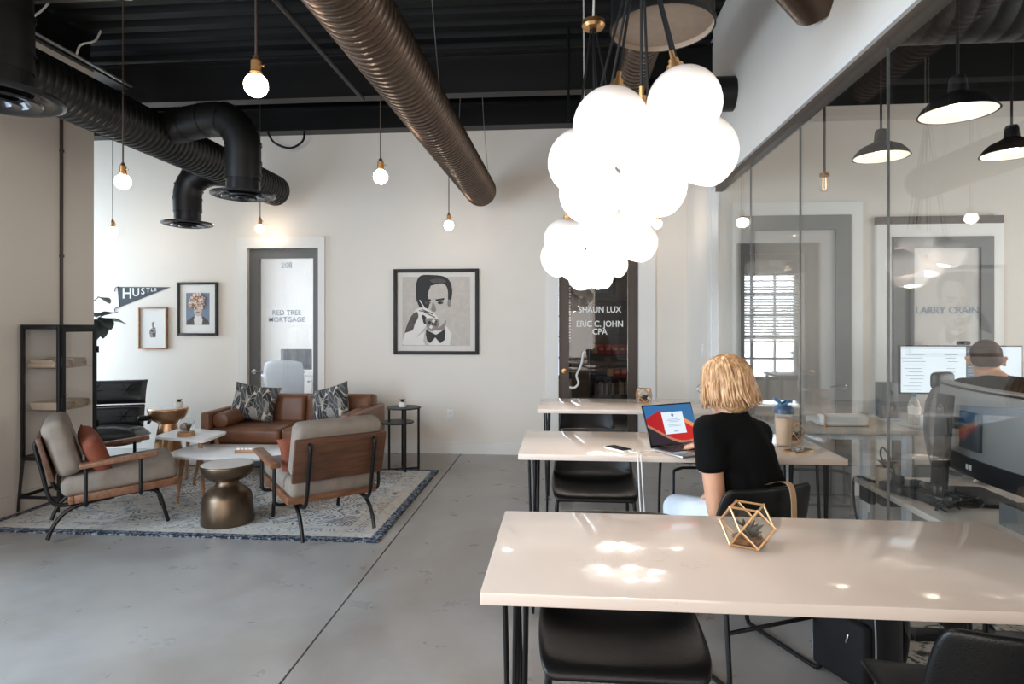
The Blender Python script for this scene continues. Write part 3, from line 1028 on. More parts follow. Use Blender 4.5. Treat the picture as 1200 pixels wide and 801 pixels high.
ld = thing('spiral_duct', 'black spiral duct along the beige wall with three round diffusers', 'duct', (-2.876, 0, 2.69))
m_ = ribbed(MB(), (0, -2.2, 0), (0, 5.97, 0), 0.148)
m_.lathe([(0.148, 0), (0.13, 0.01), (0.001, 0.012)], (0, 5.97, 0), 32, TR(rx=R(-90)))
m_.build('duct_pipe', MT['duct_black'], ld, smooth=50)
ox, oz = 2.876, -2.69
for (pts, r, x, y, z, rd) in (
        ([(-2.80, 4.15, 2.73), (-2.55, 4.10, 2.76), (-2.30, 4.04, 2.75), (-2.18, 4.025, 2.62), (-2.168, 4.025, 2.45), (-2.168, 4.025, 2.33)], 0.115, -2.168, 4.025, 2.235, 0.21),
        ([(-2.92, 5.12, 2.66), (-3.08, 5.13, 2.67), (-3.22, 5.135, 2.61), (-3.272, 5.135, 2.50), (-3.272, 5.135, 2.33)], 0.115, -3.272, 5.135, 2.235, 0.21),
        ([(-2.82, 2.30, 2.78), (-2.66, 2.28, 2.86), (-2.42, 2.24, 2.88), (-2.23, 2.225, 2.76), (-2.195, 2.22, 2.55), (-2.191, 2.22, 2.33)], 0.118, -2.191, 2.22, 2.235, 0.22)):
    elbow(ld, [(p[0] + ox, p[1], p[2] + oz) for p in pts], r, x + ox, y, z + oz, rd)

md = thing('spiral_duct', 'large bare bronze-coloured spiral duct slanting to the back wall above the portrait', 'duct', (-0.895, 0, 2.655), R(-0.96))
m_ = ribbed(MB(), (0, -2.2, 0), (0, 5.98, 0), 0.150)
m_.lathe([(0.15, 0), (0.13, 0.01), (0.001, 0.012)], (0, 5.98, 0), 32, TR(rx=R(-90)))
m_.build('duct_pipe', MT['duct'], md, smooth=50)
for (yy) in (1.6, 3.4, 5.4):
    h = MB()
    h.tube([(-0.152, yy, 0), (-0.11, yy, 0.5), (-0.1, yy, 0.70)], 0.003, 5)
    h.tube([(0.152, yy, 0), (0.11, yy, 0.5), (0.1, yy, 0.70)], 0.003, 5)
    h.build('hanger', MT['conduit'], md)

rd_ = thing('branch_duct', 'wide round duct boot open downwards above the globe lights', 'duct', (0.385, 2.42, 2.485))
m_ = MB()
m_.lathe([(0.194, 0), (0.2, 0.0), (0.2, 0.02), (0.196, 0.03), (0.196, 0.36), (0.202, 0.37), (0.202, 0.39), (0.196, 0.40), (0.196, 0.62)], (0, 0, 0), 40)
m_.build('boot', MT['duct_black'], rd_, smooth=50)
MB().lathe([(0.193, 0.0), (0.191, 0.02), (0.001, 0.022)], (0, 0, 0), 40).build('liner', MT['duct_inside'], rd_)
m_ = ribbed(MB(), (0.08, 0.0, 0.50), (0.08, 2.05, 0.50), 0.105)
m_.build('duct_pipe', MT['duct'], rd_, smooth=50)
m_ = MB().cyl((0.08, 2.05, 0.495), (0.824, 2.05, 0.495), 0.12, seg=32)
m_.lathe([(0.118, 0), (0.10, 0.01), (0.001, 0.012)], (0.08, 2.05, 0.495), 32, TR(ry=R(-90)))
m_.build('cross_pipe', MT['duct_black'], rd_, smooth=50)
sd = MB()
sd.cyl((0.66, 2.56, 3.12), (1.205, 2.98, 2.864), 0.135, seg=32)
tag(sd.build('duct_stub', MT['duct'], smooth=50), 'short brown duct stub poking slantwise through the white header wall', 'duct')
od = MB()
ribbed(od, (1.34, 3.12, 2.90), (4.9, 3.12, 2.90), 0.19, 0.09, 0.002)
tag(od.build('office_duct', MT['duct_black'], smooth=50), 'black spiral duct crossing the office ceiling behind the glass', 'duct')


# ================================================================ LAMPS
def pendant_bulb(x, y, ztop, label, zb=2.28):
    t = thing('pendant_bulb', label, 'pendant light', (x, y, ztop), 0, 'bare globe bulbs on cords')
    L = zb - ztop
    MB().lathe([(0.001, 0), (0.062, 0), (0.062, -0.010), (0.05, -0.02), (0.012, -0.026), (0.001, -0.026)], (0, 0, 0), 20).build('canopy', MT['chrome'], t)
    MB().tube([(0, 0, -0.02), (0, 0, L + 0.10)], 0.0045, 6).build('cord', MT['door_brown'], t)
    s = MB()
    s.lathe([(0.001, L + 0.115), (0.010, L + 0.115), (0.014, L + 0.10), (0.020, L + 0.095), (0.020, L + 0.055), (0.024, L + 0.05), (0.022, L + 0.035), (0.001, L + 0.034)], (0, 0, 0), 16)
    s.box((0.026, 0, L + 0.075), (0.016, 0.006, 0.006))
    s.build('socket', MT['brass'], t)
    MB().lathe([(0.0455 * math.sin(R(q)), L - 0.0455 * math.cos(R(q))) for q in range(0, 151, 10)] + [(0.018, L + 0.046)], (0, 0, 0), 32).build('bulb', MT['bulb'], t)
    return t


pendant_bulb(-1.197, 2.319, 3.36, 'bare globe bulb hanging nearest, beside the bronze spiral duct')
pendant_bulb(-2.67, 3.54, 3.36, 'bare globe bulb on a long cord from a chrome canopy before the ribbed black duct', 2.214)
pendant_bulb(-4.488, 5.806, ZD, 'bare globe bulb by the corner above the pennant')
pendant_bulb(-1.147, 3.809, ZD, 'bare globe bulb hanging between the two ducts, higher than the portrait')
pendant_bulb(-1.065, 5.717, ZD, 'bare globe bulb just over the portrait, under the duct end')
pendant_bulb(-3.11, 6.11, ZD, 'bare globe bulb above the glass door marked 208', 2.336)
pendant_bulb(0.874, 5.778, ZD, 'bare globe bulb half hidden below the big white globes')

# globe clusters: one over each work table
BASE = [(-0.091, -0.117, 0.050), (0.102, -0.065, 0.117), (0.155, -0.020, 0.003), (-0.160, 0.075, 0.008), (-0.128, 0.170, -0.058), (0.035, 0.050, -0.070), (0.012, 0.100, 0.070)]


def globe_cluster(x, y, z, rot, label, zt=2.67):
    t = thing('globe_chandelier', label, 'chandelier', (x, y, z), rot, 'white globe chandeliers over the work tables')
    top = zt - z
    MB().lathe([(0.001, top + 0.02), (0.05, top + 0.02), (0.052, top), (0.044, top - 0.012), (0.001, top - 0.014)], (-0.06 * (zt > 2.5), 0, 0), 24).build('canopy', MT['brass'], t)
    MB().tube([(-0.06 * (zt > 2.5), 0, top + 0.02), (-0.055 * (zt > 2.5), 0, top + 0.2), (-0.06 * (zt > 2.5), 0, ZD - z)], 0.005, 6).build('stem', MT['ceramic'], t)
    for k, (gx, gy, gz) in enumerate(BASE):
        a = Vector((gx, gy, 0))
        ax = Vector((-gy, gx, 0)).normalized() if a.length > 0.05 else Vector((1, 0, 0))
        tilt = Matrix.Rotation(min(0.42, a.length * 2.2), 4, ax)
        c = Vector((gx, gy, gz))
        r = 0.097
        prof = [(0.024, r * 0.97)] + [(r * math.sin(q), r * math.cos(q)) for q in [R(v) for v in (14, 24, 34, 45, 56, 68, 80, 92, 104, 116, 127, 137)]]
        q = R(137)
        prof += [(r * math.sin(q) - 0.004, r * math.cos(q)), (r * math.sin(q) - 0.006, r * math.cos(q) + 0.004)]
        MB().lathe([(r * math.sin(q) - 0.007, r * math.cos(q) + 0.006), (0.04, r * math.cos(q) + 0.010), (0.001, r * math.cos(q) + 0.012)], c, 24, tilt.to_3x3().to_4x4()).build('glowing_mouth', MT['globe_mouth'], t)
        MB().lathe([(0.030, r * math.cos(q) + 0.0095), (0.026, r * math.cos(q) - 0.004), (0.014, r * math.cos(q) - 0.010), (0.001, r * math.cos(q) - 0.012)], c, 16, tilt.to_3x3().to_4x4()).build('lamp', MT['globe_core'], t)
        o = MB().lathe(prof, c, 32, tilt.to_3x3().to_4x4()).build('globe', MT['globe'], t, smooth=50)
        gather = Vector((-0.06 * (zt > 2.5) + gx * 0.06, gy * 0.06, top - 0.012))
        up = (gather - c).normalized()
        p0 = c + up * (r * 0.93)
        MB().tube([p0 - up * 0.004, p0 + up * 0.020, p0 + up * 0.022, p0 + up * 0.036, p0 + up * 0.037, p0 + up * 0.062],
                  [0.022, 0.022, 0.014, 0.014, 0.007, 0.0065], 14).build('socket', MT['brass'], t)
        MB().tube([p0 + up * 0.055, gather], 0.0042, 6).build('cord', MT['black_paint'], t)
    return t


globe_cluster(0.215, 1.70, 1.80, 0, 'largest cluster of white globe lamps, hanging over the front table', 2.40)
globe_cluster(0.19, 2.78, 1.715, 0.5, 'middle cluster of white globe lamps, partly behind the largest one')
globe_cluster(0.20, 4.20, 1.74, -0.35, 'smallest cluster of white globe lamps in view, before the brown glass door')


def dome_pendant(x, y, z, ztop, label, r=0.142):
    t = thing('dome_pendant', label, 'pendant light', (x, y, z), 0, 'black dome pendants in the office')
    MB().lathe([(0.001, 0.15), (0.026, 0.15), (0.032, 0.135), (0.036, 0.085), (0.06, 0.07), (0.10, 0.052), (0.13, 0.022), (r, 0.0), (r + 0.004, -0.004), (r - 0.003, -0.004)], (0, 0, 0), 36).build('shade', MT['black_paint'], t)
    MB().lathe([(r - 0.004, -0.003), (0.126, 0.018), (0.097, 0.047), (0.058, 0.064), (0.001, 0.07)], (0, 0, 0), 36).build('shade_lining', MT['lamp_white'], t)
    MB().sphere((0, 0, 0.03), 0.03, 14).build('bulb', MT['bulb'], t)
    MB().tube([(0, 0, 0.15), (0, 0, ztop - z)], 0.006, 6).build('cord', MT['black_paint'], t)
    return t


dome_pendant(1.78, 3.60, 2.285, ZD, 'black dome pendant hanging lowest beside the glass seam')
dome_pendant(1.64, 2.70, 2.225, ZD, 'black dome pendant nearest, its white lining tipped into view')
dome_pendant(2.40, 3.50, 2.26, ZD, 'black dome pendant cut by the picture edge, above the man')
t = thing('filament_pendant', 'unlit jar pendant with an orange filament glow behind the glass', 'pendant light', (1.72, 4.2, 2.23))
MB().tube([(0, 0, 0.10), (0, 0, ZD - 2.23)], 0.009, 8).build('rod', MT['door_brown'], t)
MB().lathe([(0.001, 0.11), (0.03, 0.11), (0.032, 0.09), (0.001, 0.088)], (0, 0, 0), 16).build('socket', MT['brass'], t)
MB().lathe([(0.02, 0.09), (0.032, 0.06), (0.032, 0.0), (0.02, -0.01), (0.001, -0.01)], (0, 0, 0), 16).build('jar', MT['cab_glass'], t)
MB().tube([(-0.008, 0, 0.08), (-0.01, 0, 0.01), (0, 0, 0.0), (0.01, 0, 0.01), (0.008, 0, 0.08)], 0.003, 6).build('filament', MT['filament'], t)


# ================================================================ WORK TABLES
def work_table(x0, x1, y0, y1, label, rz=0.0):
    cx, cy = (x0 + x1) / 2, (y0 + y1) / 2
    t = thing('work_table', label, 'table', (cx, cy, 0), rz, 'pale quartz work tables')
    w, d = x1 - x0, y1 - y0
    MB().box((0, 0, 0.746), (w, d, 0.028), bev=0.003, seg=2).build('tabletop', MT['quartz'], t)
    fr = MB()
    fr.box((0, 0, 0.724), (w - 0.3, 0.04, 0.016))
    fr.build('under_rail', MT['black_tube'], t)
    for sx in (-1, 1):
        for sy in (-1, 1):
            px, py = sx * (w / 2 - 0.075), sy * (d / 2 - 0.10)
            l = MB()
            l.box((px, py, 0.729), (0.09, 0.11, 0.006))
            bx, by = px + sx * 0.01, py + sy * 0.02
            l.tube([(px, py - 0.045, 0.728), (bx, by - 0.012, 0.03), (bx, by - 0.006, 0.012), (bx, by, 0.007), (bx, by + 0.006, 0.012), (bx, by + 0.012, 0.03), (px, py + 0.045, 0.728)], 0.0065, 8)
            l.tube([(px + sx * 0.03, py, 0.728), (bx, by, 0.012)], 0.0065, 8)
            l.build('leg', MT['black_tube'], t)
    return t


work_table(-0.179, 1.232, 1.325, 1.917, 'front quartz table with bright globe reflections, holding a brass terrarium')
work_table(-0.200, 1.235, 2.772, 3.385, 'middle quartz table carrying the open laptop and the shaker bottle')
work_table(-0.172, 1.235, 4.255, 4.905, 'back quartz table standing before the brown glass door')


# ================================================================ LEATHER CHAIRS
def shell_mesh():
    # side profile of the bucket: (y, z, half width, side lift)
    prof = [(0.235, 0.415, 0.205, 0.0), (0.225, 0.437, 0.222, 0.002), (0.17, 0.447, 0.232, 0.008), (0.08, 0.443, 0.238, 0.016), (-0.02, 0.436, 0.24, 0.026),
            (-0.10, 0.438, 0.238, 0.040), (-0.150, 0.462, 0.234, 0.050), (-0.175, 0.515, 0.230, 0.050), (-0.188, 0.58, 0.228, 0.044), (-0.200, 0.65, 0.222, 0.038), (-0.208, 0.708, 0.212, 0.030), (-0.212, 0.731, 0.192, 0.022)]
    n = 12
    vs, fs = [], []
    for i, (y, z, hw, lift) in enumerate(prof):
        seat = max(0.0, min(1.0, (0.50 - z) / 0.06))
        for j in range(n + 1):
            u = j / n * 2 - 1
            k = abs(u) ** 3
            vs.append((u * hw, y + (1 - seat) * lift * 1.3 * k, z + seat * lift * k - (0.012 * (1 - k) * seat if 1 < i < 6 else 0)))
    for i in range(len(prof) - 1):
        for j in range(n):
            a = i * (n + 1) + j
            fs.append((a, a + 1, a + n + 2, a + n + 1))
    mb = MB()
    mb.add(vs, fs)
    return mb


def make_chair(x, y, rz, label):
    t = thing('leather_chair', label, 'chair', (x, y, 0), rz, 'black leather bucket chairs at the work tables')
    o = shell_mesh().build('shell', MT['black_leather'], t, smooth=180)
    modifier_bake(o, [('SOLIDIFY', dict(thickness=0.022, offset=-1)), ('SUBSURF', dict(levels=2, render_levels=2))])
    o.data.polygons.foreach_set('use_smooth', [True] * len(o.data.polygons))
    sm = MB()
    sm.tube([(u * 0.19, -0.218 - 0.03 * 0 + 0.0, 0.55 + 0.0 * u) for u in (-1, -0.5, 0, 0.5, 1)], 0.003, 6)
    for sx in (-1, 1):
        l = MB()
        l.tube([(sx * 0.13, 0.13, 0.420), (sx * 0.19, 0.165, 0.405), (sx * 0.205, 0.18, 0.37), (sx * 0.21, 0.20, 0.06), (sx * 0.21, 0.19, 0.02), (sx * 0.21, 0.16, 0.011), (sx * 0.21, -0.16, 0.011), (sx * 0.21, -0.195, 0.02), (sx * 0.21, -0.205, 0.06),
                (sx * 0.20, -0.165, 0.37), (sx * 0.185, -0.15, 0.405), (sx * 0.13, -0.12, 0.415)], 0.0095, 10, smooth=3)
        l.build('sled_leg', MT['black_tube'], t)
    b = MB()
    b.tube([(-0.207, -0.188, 0.21), (0.207, -0.188, 0.21)], 0.008, 8)
    b.build('cross_bar', MT['black_tube'], t)
    MB().tube([(-0.13, 0.13, 0.420), (0.13, 0.13, 0.420)], 0.009, 8).build('seat_bar', MT['black_tube'], t)
    MB().tube([(-0.13, -0.12, 0.415), (0.13, -0.12, 0.415)], 0.009, 8).build('seat_bar', MT['black_tube'], t)
    return t


c0 = make_chair(0.165, 1.838, PI, 'black leather chair tucked under the front table, facing the viewer')


def chair_copy(x, y, rz, label):
    c = copy_tree(c0)
    c.location = (x, y, 0)
    c.rotation_euler = (0, 0, rz)
    c['label'] = label
    return c


chair_copy(0.175, 3.46, PI, 'black leather chair tucked under the middle table, beneath the phone')
chair_copy(0.20, 4.98, PI, 'black leather chair tucked under the back table')
chair_copy(0.715, 2.565, R(24), 'black leather chair the woman sits on, a tan strap over its back')
chair_copy(0.90, 4.20, R(4), 'black leather chair mostly hidden behind the laptop and the woman')
chair_copy(0.985, 1.46, R(-6), 'black leather chair cut by the picture corner in front of the front table')
# tan strap hung over the seated woman's chair
st = MB()
T = TR((0.715, 2.565, 0), rz=R(24))
pts = [T @ Vector(p) for p in ((0.045, -0.262, 0.46), (0.045, -0.248, 0.60), (0.05, -0.238, 0.70), (0.04, -0.225, 0.748), (0.0, -0.205, 0.752), (-0.02, -0.180, 0.738))]
pts = catmull(pts, 4)
vs, fs = [], []
for i, p in enumerate(pts):
    w = T.to_3x3() @ Vector((0.012, 0, 0))
    o_ = T.to_3x3() @ Vector((0, -0.003, 0.002))
    vs += [p - w, p + w, p + w + o_, p - w + o_]
for i in range(len(pts) - 1):
    for j in range(4):
        fs.append((4 * i + j, 4 * i + (j + 1) % 4, 4 * i + 4 + (j + 1) % 4, 4 * i + 4 + j))
fs += [(0, 1, 2, 3), (4 * len(pts) - 1, 4 * len(pts) - 2, 4 * len(pts) - 3, 4 * len(pts) - 4)]
st.add(vs, fs)
tag(st.build('bag_strap', MT['rubber']), 'tan strap slung over the back of the occupied leather chair', 'strap')


# ================================================================ ON THE TABLES
def terrarium(x, y, z, s, rz, label):
    t = thing('geometric_terrarium', label, 'terrarium', (x, y, z), rz, 'brass wire terrariums on the tables')
    V = [(sx, 0, sz) for sx in (-1, 1) for sz in (-1, 1)] + [(0, sy, sz) for sy in (-1, 1) for sz in (-1, 1)] + [(sx, sy, 0) for sx in (-1, 1) for sy in (-1, 1)]
    V = [Vector(v) * s + Vector((0, 0, s + 0.004)) for v in V]
    e = [(i, j) for i in range(12) for j in range(i + 1, 12) if (V[i] - V[j]).length < s * 1.62]
    mb = MB()
    for i, j in e:
        mb.tube([V[i], V[j]], s * 0.06, 6)
    for v in V:
        mb.sphere(v, s * 0.085, 8)
    mb.build('wire_frame', MT['brass_wire'], t)
    # glass facets: the four square sides
    for ax in ((1, 0), (-1, 0), (0, 1), (0, -1)):
        idx = [i for i, v in enumerate(V) if (v.x * ax[0] + v.y * ax[1]) > s * 0.5]
        c = sum((V[i] for i in idx), Vector()) / len(idx)
        side = Vector((-ax[1], ax[0], 0))
        idx.sort(key=lambda i: math.atan2((V[i] - c).z, (V[i] - c).dot(side)))
        g = MB()
        n_ = Vector((ax[0], ax[1], 0)) * 0.001
        P = [c + (V[i] - c) * 0.97 for i in idx]
        k = len(P)
        g.add([p - n_ for p in P] + [p + n_ for p in P], [list(range(k))[::-1], [k + i for i in range(k)]] + [(i, (i + 1) % k, k + (i + 1) % k, k + i) for i in range(k)])
        g.build('glass_facet', MT['terr_glass'], t, smooth=0)
    so = MB()
    so.lathe([(0.001, 0.006), (s * 0.62, 0.006), (s * 0.78, s * 0.42), (s * 0.5, s * 0.55), (0.001, s * 0.6)], (0, 0, 0), 14)
    so.build('soil', MT['soil'], t)
    rnd = random.Random(3)
    for k in range(13):
        a = k * 2.4
        L = s * rnd.uniform(0.8, 1.05)
        up = rnd.uniform(0.35, 1.15)
        b0 = Vector((0, 0, s * 0.55))
        d = Vector((math.cos(a), math.sin(a), up)).normalized()
        tip = b0 + d * L
        tip.z = min(tip.z, s * 1.65)
        tip.x, tip.y = max(-s * 0.8, min(s * 0.8, tip.x)), max(-s * 0.8, min(s * 0.8, tip.y))
        MB().tube([b0, b0.lerp(tip, 0.45), tip], [s * 0.13, s * 0.18, s * 0.012], 6).build('leaf', MT['leaf_pale'] if k in (4, 9) else MT['leaf_dark'], t)
    return t


terrarium(0.487, 1.672, 0.76, 0.049, R(16), 'brass wire terrarium with a dark succulent on the front table')
terrarium(0.613, 4.70, 0.76, 0.050, R(4), 'small brass wire terrarium on the back table, beyond the laptop')
terrarium(1.155, 3.20, 0.76, 0.042, R(30), 'brass terrarium half hidden behind the shaker bottle')


def laptop():
    t = thing('laptop', 'open silver laptop with a red and blue wallpaper on the middle table', 'laptop', (0.593, 2.878, 0.761), R(31))
    MB().box((0, 0, 0.006), (0.304, 0.212, 0.012), bev=0.005).build('base', MT['alu'], t)
    k = MB()
    k.box((0, 0.035, 0.0125), (0.27, 0.105, 0.001))
    k.build('keyboard_well', MT['plastic_black'], t)
    kp = MB()
    for r_ in range(5):
        for c_ in range(13):
            kp.box((-0.124 + c_ * 0.0206, -0.006 + r_ * 0.0205, 0.0138), (0.0165, 0.0165, 0.0016))
    ko = kp.build('keys', MT['plastic_black'], t, smooth=0)
    ko['kind'] = 'stuff'
    MB().box((0, -0.066, 0.0124), (0.12, 0.068, 0.0008)).build('trackpad', MT['alu'], t)
    lid = MB().box((0, 0, 0.1), (0.304, 0.006, 0.204), bev=0.0028).build('lid', MT['dark_glass'], t, loc=(0, 0.104, 0.010), rot=(R(-21), 0, 0))
    # wallpaper: a lit screen
    t2 = NT('laptop_screen')
    tc = t2.n('ShaderNodeTexCoord')
    sp = t2.n('ShaderNodeSeparateXYZ')
    t2.l(tc.outputs['Object'], sp.inputs[0])
    u = t2.math('MULTIPLY', sp.outputs[0], 1 / 0.29)
    v = t2.math('MULTIPLY', t2.math('SUBTRACT', sp.outputs[2], 0.1), 1 / 0.19)
    w1 = t2.math('SUBTRACT', v, t2.math('ADD', t2.math('MULTIPLY', t2.math('SINE', t2.math('ADD', t2.math('MULTIPLY', u, 3.4), 2.0)), 0.26), 0.10))
    w2 = t2.math('SUBTRACT', v, t2.math('ADD', t2.math('MULTIPLY', t2.math('SINE', t2.math('ADD', t2.math('MULTIPLY', u, 3.0), 0.9)), -0.30), -0.16))
    sky = rgb(52, 96, 140)
    red = t2.mix(t2.math('ADD', u, 0.5), rgb(150, 32, 36), rgb(176, 44, 40))
    c = t2.mix(t2.math('GREATER_THAN', w1, 0.0), red, sky)
    band = t2.math('LESS_THAN', t2.math('ABSOLUTE', t2.math('ADD', w1, 0.06)), 0.06)
    c = t2.mix(t2.math('MULTIPLY', band, t2.math('GREATER_THAN', u, 0.0)), c, rgb(198, 130, 84))
    c = t2.mix(t2.math('LESS_THAN', w2, 0.0), c, rgb(46, 40, 46))
    edge = t2.math('LESS_THAN', t2.math('ABSOLUTE', w2), 0.035)
    c = t2.mix(t2.math('MULTIPLY', edge, 0.7), c, rgb(176, 120, 96))
    e = t2.n('ShaderNodeEmission')
    t2.l(c, e.inputs[0])
    e.inputs[1].default_value = 0.9
    t2.l(e.outputs[0], t2.out.inputs[0])
    MB().box((0, -0.0036, 0.103), (0.29, 0.001, 0.184)).build('screen', t2.m, lid, smooth=0)
    dg = MB()
    dg.box((0.015, -0.0044, 0.108), (0.128, 0.0008, 0.105))
    dg.build('dialog_window', emit('dialog_white', rgb(206, 218, 230), 0.8), lid, smooth=0)
    tx = MB()
    for k_, (zz, ww) in enumerate(((0.125, 0.07), (0.119, 0.085), (0.113, 0.06), (0.098, 0.08), (0.092, 0.075), (0.068, 0.02), (0.066, 0.03))):
        tx.box((0.015, -0.0050, zz), (ww, 0.0004, 0.0016))
    tx.lathe([(0.001, 0), (0.008, 0)], (0, 0, 0), 16, TR((0.015, -0.0050, 0.145), rx=R(90)))
    tx.build('dialog_print', emit('dialog_grey', rgb(130, 150, 176), 0.6), lid, smooth=0)
    MB().box((0, -0.0036, 0.0065), (0.04, 0.0006, 0.002)).build('hinge', MT['plastic_black'], lid, smooth=0)
    return t


laptop()


def phone(x, y, rz, label, m):
    t = thing('phone', label, 'phone', (x, y, 0.7605), rz, 'phones on the middle table')
    MB().prism(rrect(0.068, 0.138, 0.011), 0, 0.0075).build('body', m, t)
    MB().prism(rrect(0.062, 0.128, 0.008), 0.0075, 0.0082).build('screen', MT['dark_glass'], t)
    return t


phone(0.262, 2.905, R(38), 'white phone charging by a cable on the middle table', MT['plastic_white'])
phone(1.085, 2.93, R(-58), 'phone lying beside the shaker bottle', MT['brass'])
tag(MB().tube([(0.30, 2.855, 0.764), (0.322, 2.815, 0.766), (0.332, 2.775, 0.768), (0.335, 2.762, 0.74), (0.34, 2.755, 0.60), (0.352, 2.75, 0.35), (0.345, 2.74, 0.05), (0.33, 2.72, 0.006), (0.24, 2.66, 0.006), (0.20, 2.72, 0.006), (0.30, 2.84, 0.006)], 0.0032, 6, smooth=4).build('charging_cable', MT['plastic_white']),
    'white charging cable falling from the phone over the table edge', 'cable')
tag(MB().tube([(0.445, 2.86, 0.766), (0.40, 2.87, 0.764), (0.355, 2.84, 0.764), (0.345, 2.785, 0.766), (0.348, 2.761, 0.75), (0.356, 2.757, 0.60), (0.372, 2.75, 0.30), (0.36, 2.73, 0.006), (0.42, 2.66, 0.006)], 0.003, 6, smooth=4).build('laptop_cable', MT['plastic_white']),
    'white laptop power cable looping over the edge beside the charging cable', 'cable')
tag(MB().tube([(0.10, 1.64, 0.006), (0.16, 1.60, 0.006), (0.30, 1.605, 0.006), (0.40, 1.66, 0.006), (0.43, 1.72, 0.03), (0.42, 1.75, 0.10), (0.38, 1.78, 0.2), (0.36, 1.84, 0.006), (0.45, 2.1, 0.006), (0.42, 2.66, 0.006)], 0.003, 6, smooth=4).build('floor_cable', MT['plastic_white']),
    'white cable lying on the floor under the front leather chair', 'cable')

b = thing('shaker_bottle', 'clear shaker bottle with a blue flip lid by the woman', 'bottle', (1.062, 3.055, 0.76))
MB().lathe([(0.001, 0.0), (0.031, 0.0), (0.034, 0.006), (0.043, 0.16), (0.043, 0.165)], (0, 0, 0), 28).build('cup', MT['clear_plastic'], b)
MB().lathe([(0.001, 0.008), (0.030, 0.008), (0.040, 0.135), (0.001, 0.136)], (0, 0, 0), 24).build('drink', M('tan_drink', rgb(206, 178, 148), 0.6), b)
l_ = MB()
l_.lathe([(0.046, 0.158), (0.047, 0.176), (0.044, 0.182), (0.036, 0.19), (0.034, 0.196), (0.001, 0.198)], (0, 0, 0), 28)
l_.build('lid', M('navy_plastic', rgb(52, 76, 98), 0.4), b)
l_ = MB()
l_.cyl((-0.014, 0, 0.195), (-0.016, 0, 0.212), 0.013, 0.011, 14)
l_.box((-0.026, 0, 0.215), (0.05, 0.026, 0.014), (0, R(35), 0), bev=0.005)
l_.tube([(-0.005, -0.018, 0.2), (0.02, -0.018, 0.215), (0.036, 0, 0.212), (0.02, 0.018, 0.215), (-0.005, 0.018, 0.2)], 0.006, 8, smooth=3)
l_.build('flip_cap', MT['blue_plastic'], b)

bp = thing('backpack', 'black backpack with grey piping on the floor against the glass', 'backpack', (1.115, 2.42, 0.0), R(-66))
o = MB().box((0, 0, 0.21), (0.30, 0.15, 0.42), bev=0.055, seg=4).build('bag', MT['nylon'], bp, smooth=60)
o = MB().box((0, -0.085, 0.15), (0.24, 0.05, 0.24), bev=0.02, seg=3).build('front_pocket', MT['nylon'], bp, smooth=60)
for sx in (-1, 1):
    MB().tube([(sx * 0.135, -0.078, 0.03), (sx * 0.142, -0.08, 0.2), (sx * 0.125, -0.075, 0.36), (sx * 0.07, -0.06, 0.41)], 0.003, 6, smooth=3).build('piping', MT['piping'], bp)
    MB().tube([(sx * 0.07, 0.06, 0.40), (sx * 0.09, 0.12, 0.30), (sx * 0.10, 0.11, 0.15), (sx * 0.10, 0.07, 0.06)], 0.014, 8, smooth=4).build('shoulder_strap', MT['nylon'], bp)
MB().tube([(-0.04, 0.02, 0.415), (-0.03, 0.02, 0.45), (0.03, 0.02, 0.45), (0.04, 0.02, 0.415)], 0.008, 8, smooth=3).build('grab_loop', MT['nylon'], bp)
for (x, z) in ((0.04, 0.30), (0.075, 0.28), (0.05, 0.2)):
    MB().box((x, -0.112 if z < 0.27 else -0.078, z), (0.008, 0.006, 0.035), (0, R(14), 0), bev=0.002).build('zip_pull', MT['chrome'], bp)


# ================================================================ LOUNGE
rg = MB()
rg.prism(rrect(2.718, 1.885, 0.012, 2), 0.0, 0.011)
o = tag(rg.build('area_rug', MT['rug'], smooth=0, loc=(-2.491, 4.6425, 0.0005)), 'distressed blue and cream patterned rug under the lounge furniture', 'rug')


